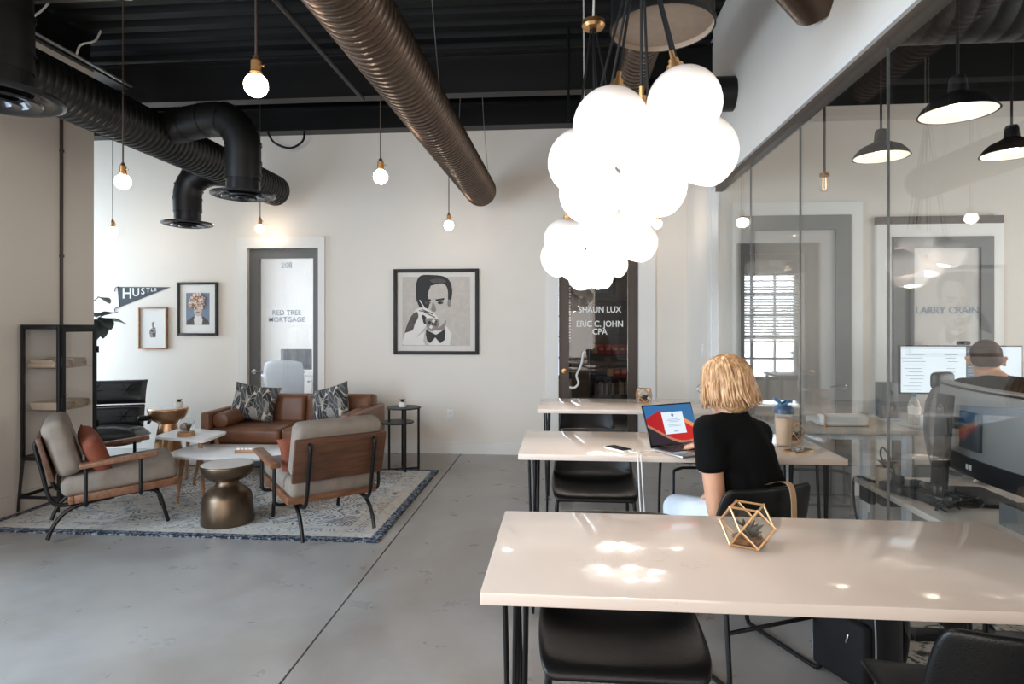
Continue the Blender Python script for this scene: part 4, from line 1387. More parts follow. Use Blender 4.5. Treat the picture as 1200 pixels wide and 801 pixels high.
def armchair(x, y, rz, label):
    t = thing('armchair', label, 'armchair', (x, y, 0.0), rz, 'steel and wood lounge armchairs')
    # bent steel tubes: back hoop running down and under the seat, splayed legs
    for sx in (-1, 1):
        MB().tube([(sx * 0.205, -0.372, 0.612), (sx * 0.205, -0.388, 0.585), (sx * 0.205, -0.352, 0.42), (sx * 0.205, -0.325, 0.29), (sx * 0.205, -0.29, 0.222), (sx * 0.205, -0.2, 0.205), (sx * 0.205, 0.05, 0.228), (sx * 0.205, 0.30, 0.250)], 0.0125, 10, smooth=4).build('frame_tube', MT['black_tube'], t)
        MB().tube([(sx * 0.215, 0.02, 0.222), (sx * 0.222, -0.14, 0.205), (sx * 0.226, -0.235, 0.165), (sx * 0.23, -0.295, 0.09), (sx * 0.23, -0.325, 0.0125)], 0.0125, 10, smooth=4).build('leg', MT['black_tube'], t)
        MB().tube([(sx * 0.215, 0.10, 0.233), (sx * 0.222, 0.22, 0.238), (sx * 0.226, 0.272, 0.205), (sx * 0.23, 0.30, 0.11), (sx * 0.23, 0.325, 0.0125)], 0.0125, 10, smooth=4).build('leg', MT['black_tube'], t)
        MB().box((sx * 0.275, 0.095, 0.268), (0.032, 0.57, 0.050), (R(4), 0, 0), bev=0.004).build('side_rail', MT['acacia'], t)
        MB().box((sx * 0.345, 0.045, 0.480), (0.062, 0.42, 0.030), (R(5), 0, 0), bev=0.006).build('armrest', MT['acacia'], t)
        MB().tube([(sx * 0.345, 0.16, 0.478), (sx * 0.345, 0.16, 0.30), (sx * 0.335, 0.16, 0.252), (sx * 0.29, 0.165, 0.238), (sx * 0.2, 0.165, 0.240)], 0.011, 8, smooth=3).build('arm_support', MT['black_tube'], t)
        MB().tube([(sx * 0.345, -0.13, 0.452), (sx * 0.345, -0.13, 0.27), (sx * 0.335, -0.13, 0.222), (sx * 0.29, -0.125, 0.208), (sx * 0.2, -0.125, 0.212)], 0.011, 8, smooth=3).build('arm_support', MT['black_tube'], t)
    MB().box((0, 0.367, 0.290), (0.582, 0.03, 0.05), (R(4), 0, 0), bev=0.004).build('front_rail', MT['acacia'], t)
    MB().box((0, -0.205, 0.247), (0.582, 0.03, 0.05), (R(4), 0, 0), bev=0.004).build('rear_rail', MT['acacia'], t)
    for k in range(6):
        yy = -0.15 + k * 0.092
        MB().box((0, yy, 0.265 + yy * 0.07), (0.53, 0.04, 0.008)).build('seat_slat', MT['black_paint'], t)
    # seat pad: boxed cushion with piped seams
    MB().box((0, 0.06, 0.345), (0.57, 0.64, 0.125), (R(4), 0, 0), bev=0.045, seg=4).build('seat_cushion', MT['grey_fabric'], t, smooth=60)
    Tb = TR((0, -0.335, 0.51), rx=R(15))
    bb = MB()
    bb.add([], [])
    bb.box((0, 0, 0), (0.58, 0.026, 0.28), bev=0.004)
    MB_apply(bb, Tb)
    bb.build('back_board', MT['walnut'], t)
    Tc = TR((0, -0.255, 0.565), rx=R(17))
    cu = MB()
    cu.box((0, 0, 0), (0.56, 0.135, 0.36), bev=0.052, seg=4)
    MB_apply(cu, Tc)
    cu.build('back_cushion', MT['grey_fabric'], t, smooth=60)
    return t


def MB_apply(mb, T):
    mb.v = [T @ Vector(v) for v in mb.v]


a1 = armchair(-3.045, 3.912, R(-51), 'wood and steel armchair beside the glass cabinet, turned away from it')
a2 = copy_tree(a1)
a2.location = (-1.603, 3.995, 0)
a2.rotation_euler = (0, 0, R(41))
a2['label'] = 'wood and steel armchair seen from behind, before the tan sofa'
a1.location.z = a2.location.z = 0.0115


def throw_pillow(name, label, w, h, t_, loc, rx, rz, m, group, ry=0.0):
    p = MB()
    pillow(p, w, h, t_, None, pinch=0.10)
    o = p.build(name, m, None, smooth=70)
    weld(o)
    o.location = loc
    o.rotation_euler = (rx, ry, rz)
    return tag(o, label, 'pillow', group)


def inchair(o, ch, p):
    c, s_ = math.cos(ch[2]), math.sin(ch[2])
    return (ch[0] + c * p[0] - s_ * p[1], ch[1] + s_ * p[0] + c * p[1], p[2])


CH1 = (-3.045, 3.912, R(-51))
CH2 = (-1.603, 3.995, R(41))
throw_pillow('throw_pillow', 'rust pillow on the armchair by the glass cabinet', 0.31, 0.28, 0.12, inchair(0, CH1, (0.12, -0.085, 0.530)), R(22), CH1[2] + R(10), MT['rust_fabric'], 'rust pillows', R(14))
throw_pillow('throw_pillow', 'rust pillow showing past the side of the armchair seen from behind', 0.30, 0.28, 0.11, inchair(0, CH2, (-0.15, -0.075, 0.525)), R(22), CH2[2] - R(6), MT['rust_fabric'], 'rust pillows', R(-10))

# sofa
sf = thing('sofa', 'tan leather two-seat sofa with bolsters against the back wall', 'sofa', (-2.49, 5.62, 0))
MB().box((0, 0.0, 0.235), (1.40, 0.74, 0.11), bev=0.02).build('base', MT['tan_leather'], sf)
for sx in (-1, 1):
    MB().box((sx * 0.325, -0.05, 0.355), (0.64, 0.66, 0.14), bev=0.04, seg=4).build('seat_cushion', MT['tan_leather'], sf, smooth=60)
    MB().box((sx * 0.315, 0.235, 0.515), (0.625, 0.16, 0.30), (R(-8), 0, 0), bev=0.05, seg=4).build('back_cushion', MT['tan_leather'], sf, smooth=60)
    MB().box((sx * 0.685, 0.0, 0.385), (0.075, 0.80, 0.36), bev=0.018, seg=3).build('arm', MT['tan_leather'], sf, smooth=60)
    bo = MB()
    bo.tube([(sx * 0.575, -0.34, 0.485), (sx * 0.575, -0.33, 0.485), (sx * 0.575, 0.16, 0.495), (sx * 0.575, 0.17, 0.495)], [0.055, 0.07, 0.07, 0.055], 20)
    bo.build('bolster', MT['tan_leather'], sf, smooth=50)
    for yy in (-0.33, 0.33):
        MB().tube([(sx * 0.62, yy, 0.185), (sx * 0.645, yy * 1.03, 0.012 if yy < 0 else 0.0)], [0.024, 0.013], 10).build('leg', MT['dark_leg'], sf)
MB().box((0, 0.335, 0.46), (1.30, 0.10, 0.40), (R(-6), 0, 0), bev=0.03, seg=3).build('backrest', MT['tan_leather'], sf, smooth=60)
throw_pillow('sofa_pillow', 'dark leaf-print pillow on the sofa end by the copper table', 0.44, 0.36, 0.16, (-2.94, 5.66, 0.60), R(-20), R(6), MT['leaf_fabric'], 'leaf-print pillows', R(8))
throw_pillow('sofa_pillow', 'dark leaf-print pillow on the sofa end by the black side table', 0.40, 0.36, 0.16, (-2.17, 5.62, 0.60), R(-18), R(-14), MT['leaf_fabric'], 'leaf-print pillows', R(-16))

# nesting coffee tables
def nest_table(name_label, poly, z, legs):
    cx = sum(p[0] for p in poly) / len(poly)
    cy = sum(p[1] for p in poly) / len(poly)
    t = thing('coffee_table', name_label, 'table', (cx, cy, 0), 0, 'white topped nesting coffee tables')
    pl = round_poly([(p[0] - cx, p[1] - cy) for p in poly], 0.04)
    n = len(pl)
    mb = MB()
    ins = [(x * 0.985, y * 0.985) for x, y in pl]
    vs = [(x, y, z - 0.022) for x, y in ins] + [(x, y, z - 0.010) for x, y in pl] + [(x, y, z - 0.003) for x, y in pl] + [(x, y, z) for x, y in ins]
    fs = [list(range(n))[::-1], [3 * n + i for i in range(n)]]
    for k in range(3):
        fs += [(k * n + i, k * n + (i + 1) % n, (k + 1) * n + (i + 1) % n, (k + 1) * n + i) for i in range(n)]
    mb.add(vs, fs)
    mb.build('tabletop', MT['white_quartz'], t)
    for (lx, ly, dx, dy) in legs:
        MB().tube([(lx - cx, ly - cy, z - 0.022), (lx - cx + dx, ly - cy + dy, 0.012)], [0.017, 0.010], 12).build('leg', MT['oak'], t)
    return t


nest_table('long low coffee table with a white top and wooden legs, nearer the drum stool', [(-2.97, 4.275), (-1.90, 4.285), (-2.02, 4.79), (-2.97, 4.755)], 0.38,
           [(-2.82, 4.37, -0.05, -0.0), (-2.05, 4.38, 0.03, -0.02), (-2.12, 4.70, 0.04, 0.04), (-3.06 + 0.2, 4.66, -0.20, 0.22)])
nest_table('smaller higher coffee table with a pointed white top, holding a glass globe', [(-3.24, 4.632), (-2.735, 4.485), (-2.765, 4.885), (-3.275, 5.085)], 0.46,
           [(-3.16, 4.68, -0.06, -0.03), (-2.83, 4.60, 0.03, -0.0), (-2.84, 4.83, 0.05, 0.05), (-3.18, 5.0, -0.05, 0.05)])

b = thing('notepad_block', 'pale stack of cards in a wooden tray on the low coffee table', 'tray', (-2.37, 4.47, 0.3805), R(6))
MB().box((0, 0, 0.012), (0.17, 0.085, 0.024), bev=0.003).build('tray', MT['oak'], b)
for k in range(5):
    MB().box((-0.06 + k * 0.03, 0, 0.031), (0.024, 0.07, 0.014), bev=0.002).build('card_stack', MT['paper'], b)

tg = thing('glass_terrarium_globe', 'round glass terrarium in a wooden base on the pointed coffee table', 'terrarium', (-2.985, 4.66, 0.4605))
MB().lathe([(0.001, 0), (0.062, 0), (0.064, 0.004), (0.064, 0.032), (0.06, 0.036), (0.001, 0.034)], (0, 0, 0), 24).build('wooden_base', MT['oak'], tg)
MB().lathe([(0.034, 0.038), (0.055, 0.055), (0.066, 0.085), (0.060, 0.115), (0.042, 0.135), (0.001, 0.143)], (0, 0, 0), 24).build('globe', MT['cab_glass'], tg)
MB().sphere((-0.012, 0.0, 0.075), 0.036, 14, (1, 1, 0.9)).build('pebble', MT['grey_mid'], tg)
for k in range(8):
    a = k * 0.8
    MB().tube([(0.02, 0, 0.04), (0.02 + 0.015 * math.cos(a), 0.015 * math.sin(a), 0.075), (0.015 + 0.034 * math.cos(a), 0.034 * math.sin(a), 0.10)], [0.005, 0.006, 0.001], 6).build('leaf', MT['leaf_dark'], tg)


def drum(name, label, x, y, z0, h, m, top, rb, flare):
    t = thing(name, label, 'side table', (x, y, z0))
    if flare:
        pr = [(0.001, 0), (rb, 0), (rb + 0.002, 0.01), (0.082, h * 0.70), (0.078, h * 0.735), (0.09, h * 0.755), (0.135, h * 0.80), (0.162, h * 0.88), (0.172, h * 0.975), (0.173, h * 0.99), (0.168, h)]
    else:
        pr = [(0.001, 0), (rb, 0), (rb + 0.004, 0.008), (rb + 0.001, 0.10), (rb - 0.006, 0.17), (rb - 0.016, 0.198), (rb - 0.04, 0.222), (0.088, 0.246), (0.074, 0.262), (0.072, 0.282), (0.084, 0.288), (0.118, 0.298), (0.15, 0.325), (0.166, 0.36), (0.171, h - 0.012), (0.170, h - 0.003), (0.166, h)]
    MB().lathe(pr, (0, 0, 0), 48).build('body', m, t, smooth=50)
    MB().lathe([(0.166, h - 0.004), (0.160, h + 0.001), (0.001, h + 0.001)], (0, 0, 0), 48).build('top', top, t)
    return t


drum('drum_stool', 'bronze hourglass drum stool standing near on the rug', -2.26, 3.99, 0.0115, 0.395, MT['bronze'], MT['concrete_top'], 0.163, False)
drum('drum_table', 'tall copper hourglass side table between lounge chair and sofa', -3.70, 5.50, 0.0115, 0.555, MT['copper'], MT['white_quartz'], 0.15, True)


def succulent_pot(x, y, z, r, h, label, m, n=12, cat='plant', name='potted_succulent'):
    t = thing(name, label, cat, (x, y, z))
    MB().lathe([(0.001, 0), (r * 0.9, 0), (r, h * 0.1), (r, h), (r * 0.88, h), (r * 0.86, h * 0.85), (0.001, h * 0.85)], (0, 0, 0), 20).build('pot', m, t)
    for k in range(n):
        a = k * 2.4
        q = 0.35 + 0.65 * k / n
        MB().tube([(0, 0, h * 0.85), (r * 0.6 * q * math.cos(a), r * 0.6 * q * math.sin(a), h + r * 0.45), (r * 1.15 * q * math.cos(a), r * 1.15 * q * math.sin(a), h + r * (0.9 - 0.4 * q))], [r * 0.14, r * 0.2, r * 0.02], 6).build('leaf', MT['leaf_dark'], t)
    return t


succulent_pot(-3.61, 5.53, 0.568, 0.036, 0.05, 'tiny white pot with a succulent on the copper table', MT['ceramic'])

# black side table by the sofa
t = thing('side_table', 'black metal side table with two round shelves beside the sofa', 'side table', (-1.465, 5.60, 0))
MB().lathe([(0.001, 0.572), (0.155, 0.572), (0.157, 0.577), (0.155, 0.584), (0.001, 0.584)], (0, 0, 0), 32).build('tabletop', MT['black_paint'], t)
MB().lathe([(0.001, 0.44), (0.155, 0.44), (0.157, 0.446), (0.155, 0.452), (0.001, 0.452)], (-0.06, -0.02, 0), 32).build('shelf', MT['black_paint'], t)
for k in range(4):
    a = R(20 + 90 * k)
    MB().box((0.135 * math.cos(a), 0.135 * math.sin(a), 0.287), (0.020, 0.020, 0.572), (0, 0, a)).build('leg', MT['black_paint'], t, smooth=0)
for a in (R(20), R(110)):
    MB().box((0, 0, 0.012), (0.29, 0.016, 0.016), (0, 0, a)).build('foot_bar', MT['black_paint'], t, smooth=0)
succulent_pot(-1.475, 5.585, 0.585, 0.036, 0.048, 'small white pot with a cactus on the black side table', MT['ceramic'])

# lounge chair in the corner
lc = thing('lounge_chair', 'black leather tufted lounge chair in the bright corner', 'armchair', (-4.20, 5.28, 0), R(-158))
lc.scale = (1.12, 1.12, 1.0)
wood_s = MT['walnut']


def pad(mb, w, h, t_, T, buttons):
    pillow(mb, w, h, t_, T, n=16, pinch=0.02)


for nm, w, h, t_, T in (('headrest', 0.52, 0.24, 0.14, TR((0, -0.31, 0.695), rx=R(20))), ('back_pad', 0.52, 0.20, 0.14, TR((0, -0.235, 0.462), rx=R(14))), ('seat_pad', 0.66, 0.54, 0.19, TR((0, 0.08, 0.345), rx=R(-82)))):
    q = MB()
    pillow(q, w, h, t_, T, n=16, pinch=0.02)
    o = weld(q.build(nm, MT['lounge_leather'], lc, smooth=80))
    for bx in ((-0.12, 0.12) if nm != 'seat_pad' else (-0.13, 0.13)):
        MB().sphere(T @ Vector((bx, t_ * 0.49, 0)), 0.012, 8, (1, 0.6, 1)).build('button', MT['black_tube'], o)
        for k in range(6):
            a = k * PI / 3
            p = [T @ Vector((bx + math.cos(a) * rr_, t_ * 0.495 * (1 - (rr_ * 3.2) ** 4), math.sin(a) * rr_)) for rr_ in (0.012, 0.045, 0.075)]
            MB().tube(p, [0.006, 0.004, 0.001], 5).build('tuft_crease', MT['black_tube'], o)
for nm, w, h, T in (('head_shell', 0.46, 0.18, TR((0, -0.365, 0.70), rx=R(20))), ('back_shell', 0.48, 0.19, TR((0, -0.315, 0.475), rx=R(14))), ('seat_shell', 0.52, 0.46, TR((0, 0.07, 0.265), rx=R(-82)))):
    q = MB()
    q.box((0, 0, 0), (w, 0.016, h), bev=0.007)
    MB_apply(q, T)
    q.build(nm, wood_s, lc)
for sx in (-1, 1):
    MB().box((sx * 0.335, -0.02, 0.475), (0.085, 0.30, 0.05), (R(8), 0, 0), bev=0.022, seg=3).build('armrest', MT['black_leather'], lc, smooth=60)
    MB().tube([(sx * 0.30, -0.20, 0.40), (sx * 0.335, -0.12, 0.455)], 0.014, 8).build('arm_bracket', MT['black_tube'], lc)
MB().tube([(0, 0.05, 0.27), (0, 0.04, 0.06)], 0.026, 12).build('column', MT['black_tube'], lc)
for k in range(5):
    a = R(72 * k + 54)
    MB().tube([(0, 0.04, 0.085), (0.15 * math.cos(a), 0.04 + 0.15 * math.sin(a), 0.065), (0.30 * math.cos(a), 0.04 + 0.30 * math.sin(a), 0.012)], [0.018, 0.015, 0.011], 8).build('base_arm', MT['black_tube'], lc)

# display cabinet
cx0, cx1, cy0, cy1 = -3.872, -3.575, 4.10, 4.46
cb = thing('display_cabinet', 'tall black metal and glass cabinet of folded fabrics by the left wall', 'cabinet', ((cx0 + cx1) / 2, (cy0 + cy1) / 2, 0.0115))
hx, hy = (cx1 - cx0) / 2, (cy1 - cy0) / 2
ZB, ZT = 0.36, 1.325
for sx in (-1, 1):
    for sy in (-1, 1):
        MB().box((sx * (hx - 0.011), sy * (hy - 0.011), (ZB + ZT) / 2), (0.022, 0.022, ZT - ZB), bev=0.003).build('post', MT['black_paint'], cb)
        MB().tube([(sx * (hx - 0.011), sy * (hy - 0.011), ZB + 0.02), (sx * (hx + 0.006), sy * (hy + 0.012), 0.0)], [0.017, 0.012], 4).build('leg', MT['black_paint'], cb, smooth=0)
for z, th in ((ZT - 0.012, 0.026), (ZB + 0.014, 0.030)):
    for sx in (-1, 1):
        MB().box((sx * (hx - 0.011), 0, z), (0.022, 2 * hy - 0.044, th), bev=0.003).build('rail', MT['black_paint'], cb)
        MB().box((0, sx * (hy - 0.011), z), (2 * hx - 0.044, 0.022, th), bev=0.003).build('rail', MT['black_paint'], cb)
MB().box((0, 0, ZT + 0.004), (2 * hx, 2 * hy, 0.008), bev=0.003).build('top_panel', MT['black_paint'], cb)
MB().box((0, 0, ZB + 0.004), (2 * hx - 0.03, 2 * hy - 0.03, 0.008)).build('bottom_panel', MT['black_paint'], cb)
for sx in (-1, 1):
    MB().box((sx * (hx - 0.008), 0, (ZB + ZT) / 2), (0.004, 2 * hy - 0.05, ZT - ZB - 0.06)).build('glass_panel', MT['cab_glass'], cb, smooth=0)
    MB().box((0, sx * (hy - 0.008), (ZB + ZT) / 2), (2 * hx - 0.05, 0.004, ZT - ZB - 0.06)).build('glass_panel', MT['cab_glass'], cb, smooth=0)
# door leaf facing the room
df = MB()
for yy in (-hy + 0.035, hy - 0.035):
    df.box((hx + 0.006, yy, (ZB + ZT) / 2), (0.012, 0.024, ZT - ZB - 0.03))
for zz in (ZB + 0.03, ZT - 0.03):
    df.box((hx + 0.006, 0, zz), (0.012, 2 * hy - 0.09, 0.03))
dfo = df.build('door', MT['black_paint'], cb, smooth=0)
MB().cyl((hx + 0.012, -hy + 0.034, 0.83), (hx + 0.03, -hy + 0.034, 0.83), 0.008, seg=10).build('knob', MT['chrome'], dfo)
for zz in (0.55, 1.12):
    MB().cyl((hx + 0.004, hy + 0.004, zz), (hx + 0.004, hy + 0.004, zz + 0.05), 0.007, seg=8).build('hinge', MT['black_paint'], dfo)
for sx in (-1, 1):
    MB().box((sx * hx, 0, 0.10), (0.014, 2 * hy + 0.01, 0.02)).build('foot_rail', MT['black_paint'], cb, smooth=0)
    MB().box((0, sx * (hy + 0.006), 0.10), (2 * hx, 0.014, 0.02)).build('foot_rail', MT['black_paint'], cb, smooth=0)
SH = (1.02, 0.715)
for z in SH:
    MB().box((0, 0, z), (2 * hx - 0.046, 2 * hy - 0.046, 0.007)).build('shelf', MT['cab_glass'], cb, smooth=0)


def folded(x, y, z, w, d, seed, label):
    rnd = random.Random(seed)
    t = thing('folded_cloth', label, 'cloth', (x, y, z), 0, 'folded cloths in the display cabinet')
    zz = 0.0
    for k in range(3):
        h = rnd.uniform(0.014, 0.024)
        ww, dd = w * rnd.uniform(0.86, 1.0), d * rnd.uniform(0.9, 1.0)
        for s_ in (0, 1):
            MB().box((rnd.uniform(-0.006, 0.006), rnd.uniform(-0.006, 0.006), zz + h * (0.25 + 0.5 * s_)), (ww - 0.004 * s_, dd, h * 0.48), (0, 0, rnd.uniform(-0.05, 0.05)), bev=h * 0.22, seg=3).build('fold', MT['linen'], t, smooth=60)
        zz += h
    return t


bx_, by_ = (cx0 + cx1) / 2, (cy0 + cy1) / 2
folded(bx_ - 0.02, by_ - 0.07, 1.0352, 0.22, 0.15, 1, 'folded beige cloths on the upper cabinet shelf, nearer side')
folded(bx_ - 0.02, by_ + 0.09, 1.0352, 0.22, 0.15, 2, 'folded beige cloths on the upper cabinet shelf, by the far post')
folded(bx_ + 0.0, by_ - 0.07, 0.7302, 0.22, 0.15, 3, 'folded beige cloths on the lower cabinet shelf, nearer side')
folded(bx_ + 0.0, by_ + 0.09, 0.7302, 0.23, 0.16, 4, 'taller pile of folded cloths on the lower cabinet shelf')
wb = MB()
for k in range(6):
    z = 0.006 + k * 0.024
    pts = [(x, y, z) for x, y in rrect(0.20, 0.26, 0.03, 3)]
    wb.tube(pts + [pts[0]], 0.0018, 5)
for k in range(18):
    q = rrect(0.20, 0.26, 0.03, 3)
    p = q[int(k * len(q) / 18)]
    wb.tube([(p[0], p[1], 0.006), (p[0], p[1], 0.126)], 0.0018, 5)
for k in range(5):
    wb.tube([(-0.1 + k * 0.05, -0.13, 0.006), (-0.1 + k * 0.05, 0.13, 0.006)], 0.0018, 5)
tag(wb.build('wire_basket', MT['conduit'], loc=(bx_, by_, 0.382)), 'wire basket on the floor of the display cabinet', 'basket')

# fiddle leaf fig behind the wall end
pt = thing('fiddle_leaf_fig', 'fiddle leaf fig whose leaves show past the beige wall end', 'plant', (-4.80, 5.72, 0))
MB().lathe([(0.001, 0), (0.13, 0), (0.165, 0.30), (0.15, 0.30), (0.145, 0.27), (0.001, 0.27)], (0, 0, 0), 28).build('pot', MT['ceramic'], pt)
MB().tube([(0, 0, 0.26), (0.02, 0.01, 0.8), (-0.01, 0.0, 1.3), (0.03, 0.0, 1.72)], [0.016, 0.013, 0.010, 0.005], 8, smooth=4).build('trunk', MT['walnut'], pt)
rnd = random.Random(12)


def leaf(mb, base, d, L, w, up):
    d = d.normalized()
    side = d.cross(up).normalized()
    nrm = side.cross(d).normalized()
    n = 7
    vs, fs = [], []
    for i in range(n + 1):
        t = i / n
        ww = w * (math.sin(PI * min(1, t ** 0.8 * 1.02)) ** 0.7) * (0.62 + 0.5 * t) if 0 < i < n else w * 0.06
        c = base + d * (L * t) - nrm * (0.10 * L * t * t)
        for u in (-1, -0.5, 0, 0.5, 1):
            vs.append(c + side * (u * ww) + nrm * (abs(u) * ww * 0.30 + 0.005 * math.sin(9 * t + u * 3)))
    for i in range(n):
        for j in range(4):
            a = i * 5 + j
            fs.append((a, a + 1, a + 6, a + 5))
    mb.add(vs, fs)


MB().tube([(-0.01, 0, 1.2), (0.12, -0.02, 1.34), (0.30, -0.05, 1.43)], [0.009, 0.007, 0.005], 6, smooth=3).build('branch', MT['walnut'], pt)
MB().tube([(0.0, 0, 1.35), (0.12, -0.02, 1.52), (0.27, -0.04, 1.62)], [0.008, 0.006, 0.004], 6, smooth=3).build('branch', MT['walnut'], pt)
LEAVES = [((0.30, -0.05, 1.43), (0.9, -0.3, 0.22), 0.24), ((0.29, -0.05, 1.42), (0.8, -0.45, -0.40), 0.25), ((0.28, -0.05, 1.41), (0.5, -0.4, -0.75), 0.24), ((0.27, -0.04, 1.41), (0.85, 0.2, -0.12), 0.25),
          ((0.26, -0.04, 1.62), (0.85, -0.3, -0.25), 0.19), ((0.24, -0.04, 1.42), (0.4, -0.6, 0.2), 0.22), ((0.22, -0.03, 1.40), (0.3, -0.3, -0.8), 0.22)]
for k in range(14):
    a = k * 2.4
    LEAVES.append(((0.0, 0, 1.0 + k * 0.05), (-abs(math.cos(a)), math.sin(a) * 0.6, rnd.uniform(-0.3, 0.6)), rnd.uniform(0.18, 0.26)))
for (bb_, d_, L_) in LEAVES:
    lf = MB()
    leaf(lf, Vector(bb_), Vector(d_), L_, L_ * 0.30, Vector((0, 0, 1)))
    lf.build('leaf', MT['leaf'], pt, smooth=80)


# ================================================================ ON THE WALLS
def framed(name, label, x0, x1, z0, z1, fw, mframe, inner, depth=0.03):
    """picture hung on the back wall; local origin at its middle, facing -y"""
    w, h = x1 - x0, z1 - z0
    t = thing(name, label, 'picture', ((x0 + x1) / 2, YB, (z0 + z1) / 2))
    for sx in (-1, 1):
        MB().box((sx * (w / 2 - fw / 2), -depth / 2, 0), (fw, depth, h), bev=0.002).build('frame_bar', mframe, t)
        MB().box((0, -depth / 2, sx * (h / 2 - fw / 2)), (w - 2 * fw, depth, fw), bev=0.002).build('frame_bar', mframe, t)
    MB().box((0, -0.006, 0), (w - 2 * fw, 0.010, h - 2 * fw)).build('mat_board', inner, t, smooth=0)
    return t, w, h


class Art:
    """flat printed shapes laid on the sheet, in fractions of the sheet (0..1, y up)"""
    def __init__(s, w, h, mats, y=-0.0114):
        s.mb, s.w, s.h, s.mats, s.y, s.k = MB(), w, h, mats, y, 0

    def poly(s, pts, mi, smooth=True):
        s.mb.cur = mi
        p = [Vector(((a - 0.5) * s.w, 0, (b - 0.5) * s.h)) for a, b in pts]
        if smooth:
            q = catmull([p[-1]] + p + [p[0]], 3)
            p = q[3:-3]
        y = s.y - s.k * 0.00012
        s.k += 1
        s.mb.add([(v.x, y, v.z) for v in p], [list(range(len(p)))])

    def disc(s, a, b, r, mi, ry=None, rot=0.0):
        ry = ry or r
        pts = []
        for k in range(14):
            q = 2 * PI * k / 14
            x, y = r * math.cos(q), ry * math.sin(q)
            pts.append((a + x * math.cos(rot) - y * math.sin(rot), b + x * math.sin(rot) + y * math.cos(rot)))
        s.poly(pts, mi, False)

    def done(s, parent):
        return s.mb.build('print', s.mats, parent, smooth=0)


# monochrome portrait: a man in a bow tie raising a glass
t, w, h = framed('framed_portrait', 'large black framed monochrome portrait of a man in a bow tie drinking', -1.768, -0.867, 1.035, 1.930, 0.036, MT['ink'], MT['mat_board'], 0.035)
a = Art(w, h, [MT['grey_light'], MT['ink'], MT['grey_dark'], MT['grey_mid'], MT['print_white'], MT['mat_board']])
a.poly([(0.10, 0.10), (0.90, 0.10), (0.90, 0.91), (0.10, 0.91)], 0, False)
a.poly([(0.12, 0.11), (0.66, 0.11), (0.68, 0.25), (0.62, 0.33), (0.42, 0.31), (0.28, 0.21)], 4, False)          # shirt
a.poly([(0.39, 0.28), (0.60, 0.28), (0.62, 0.40), (0.40, 0.40)], 3, False)                                          # neck
a.poly([(0.30, 0.84), (0.34, 0.90), (0.56, 0.91), (0.66, 0.80), (0.67, 0.64), (0.64, 0.50), (0.60, 0.38), (0.52, 0.31), (0.44, 0.32), (0.36, 0.42), (0.30, 0.58)], 0)  # face
a.poly([(0.29, 0.80), (0.44, 0.84), (0.40, 0.70), (0.42, 0.58), (0.36, 0.48), (0.30, 0.56), (0.27, 0.66)], 1)     # shaded cheek
a.poly([(0.27, 0.62), (0.26, 0.80), (0.31, 0.92), (0.46, 0.93), (0.60, 0.91), (0.67, 0.84), (0.69, 0.72), (0.665, 0.60), (0.64, 0.62), (0.635, 0.76), (0.58, 0.83), (0.46, 0.81), (0.38, 0.78), (0.33, 0.70), (0.30, 0.60)], 1)  # hair
a.poly([(0.42, 0.87), (0.55, 0.89), (0.62, 0.85), (0.56, 0.84), (0.46, 0.84)], 2)
a.disc(0.655, 0.60, 0.022, 3, 0.045)
a.poly([(0.33, 0.66), (0.44, 0.645), (0.44, 0.625), (0.34, 0.63)], 1, False)
a.poly([(0.49, 0.645), (0.60, 0.66), (0.59, 0.635), (0.50, 0.625)], 1, False)
a.disc(0.40, 0.605, 0.035, 2, 0.018)
a.disc(0.55, 0.605, 0.035, 2, 0.018)
a.disc(0.405, 0.606, 0.014, 1, 0.014)
a.disc(0.545, 0.606, 0.014, 1, 0.014)
a.poly([(0.46, 0.62), (0.50, 0.52), (0.47, 0.50), (0.44, 0.53)], 3)
a.poly([(0.10, 0.12), (0.14, 0.26), (0.21, 0.44), (0.27, 0.53), (0.36, 0.55), (0.45, 0.50), (0.52, 0.44), (0.50, 0.40), (0.42, 0.42), (0.40, 0.36), (0.34, 0.28), (0.26, 0.20), (0.18, 0.11)], 4)  # hand and wrist
a.poly([(0.13, 0.25), (0.20, 0.44), (0.27, 0.50), (0.29, 0.44), (0.25, 0.36), (0.22, 0.28)], 2)
a.poly([(0.33, 0.46), (0.38, 0.44), (0.39, 0.36), (0.35, 0.37)], 1)
for (x0_, y0_, x1_, y1_) in ((0.33, 0.535, 0.47, 0.475), (0.36, 0.50, 0.49, 0.44), (0.30, 0.52, 0.40, 0.50)):
    a.poly([(x0_, y0_), (x1_, y1_), (x1_ - 0.004, y1_ - 0.012), (x0_ - 0.004, y0_ - 0.010)], 2, False)
a.poly([(0.37, 0.42), (0.50, 0.42), (0.53, 0.38), (0.52, 0.31), (0.45, 0.27), (0.40, 0.30), (0.38, 0.36)], 3)     # tumbler
for (gx, gz, gr, mi) in ((0.42, 0.37, 0.026, 1), (0.47, 0.39, 0.022, 4), (0.49, 0.35, 0.026, 2), (0.44, 0.32, 0.024, 4), (0.455, 0.355, 0.016, 1), (0.50, 0.385, 0.014, 1)):
    a.poly([(gx - gr, gz), (gx, gz + gr), (gx + gr, gz + gr * 0.3), (gx + gr * 0.3, gz - gr)], mi, False)
a.poly([(0.30, 0.635), (0.31, 0.64), (0.37, 0.545), (0.36, 0.54)], 4, False)                                       # straw
a.poly([(0.38, 0.29), (0.46, 0.25), (0.50, 0.23), (0.61, 0.30), (0.60, 0.17), (0.55, 0.13), (0.49, 0.20), (0.43, 0.13), (0.38, 0.17)], 1, False)  # bow tie
a.poly([(0.37, 0.28), (0.40, 0.13), (0.44, 0.10), (0.38, 0.10), (0.35, 0.16)], 0, False)
a.done(t)

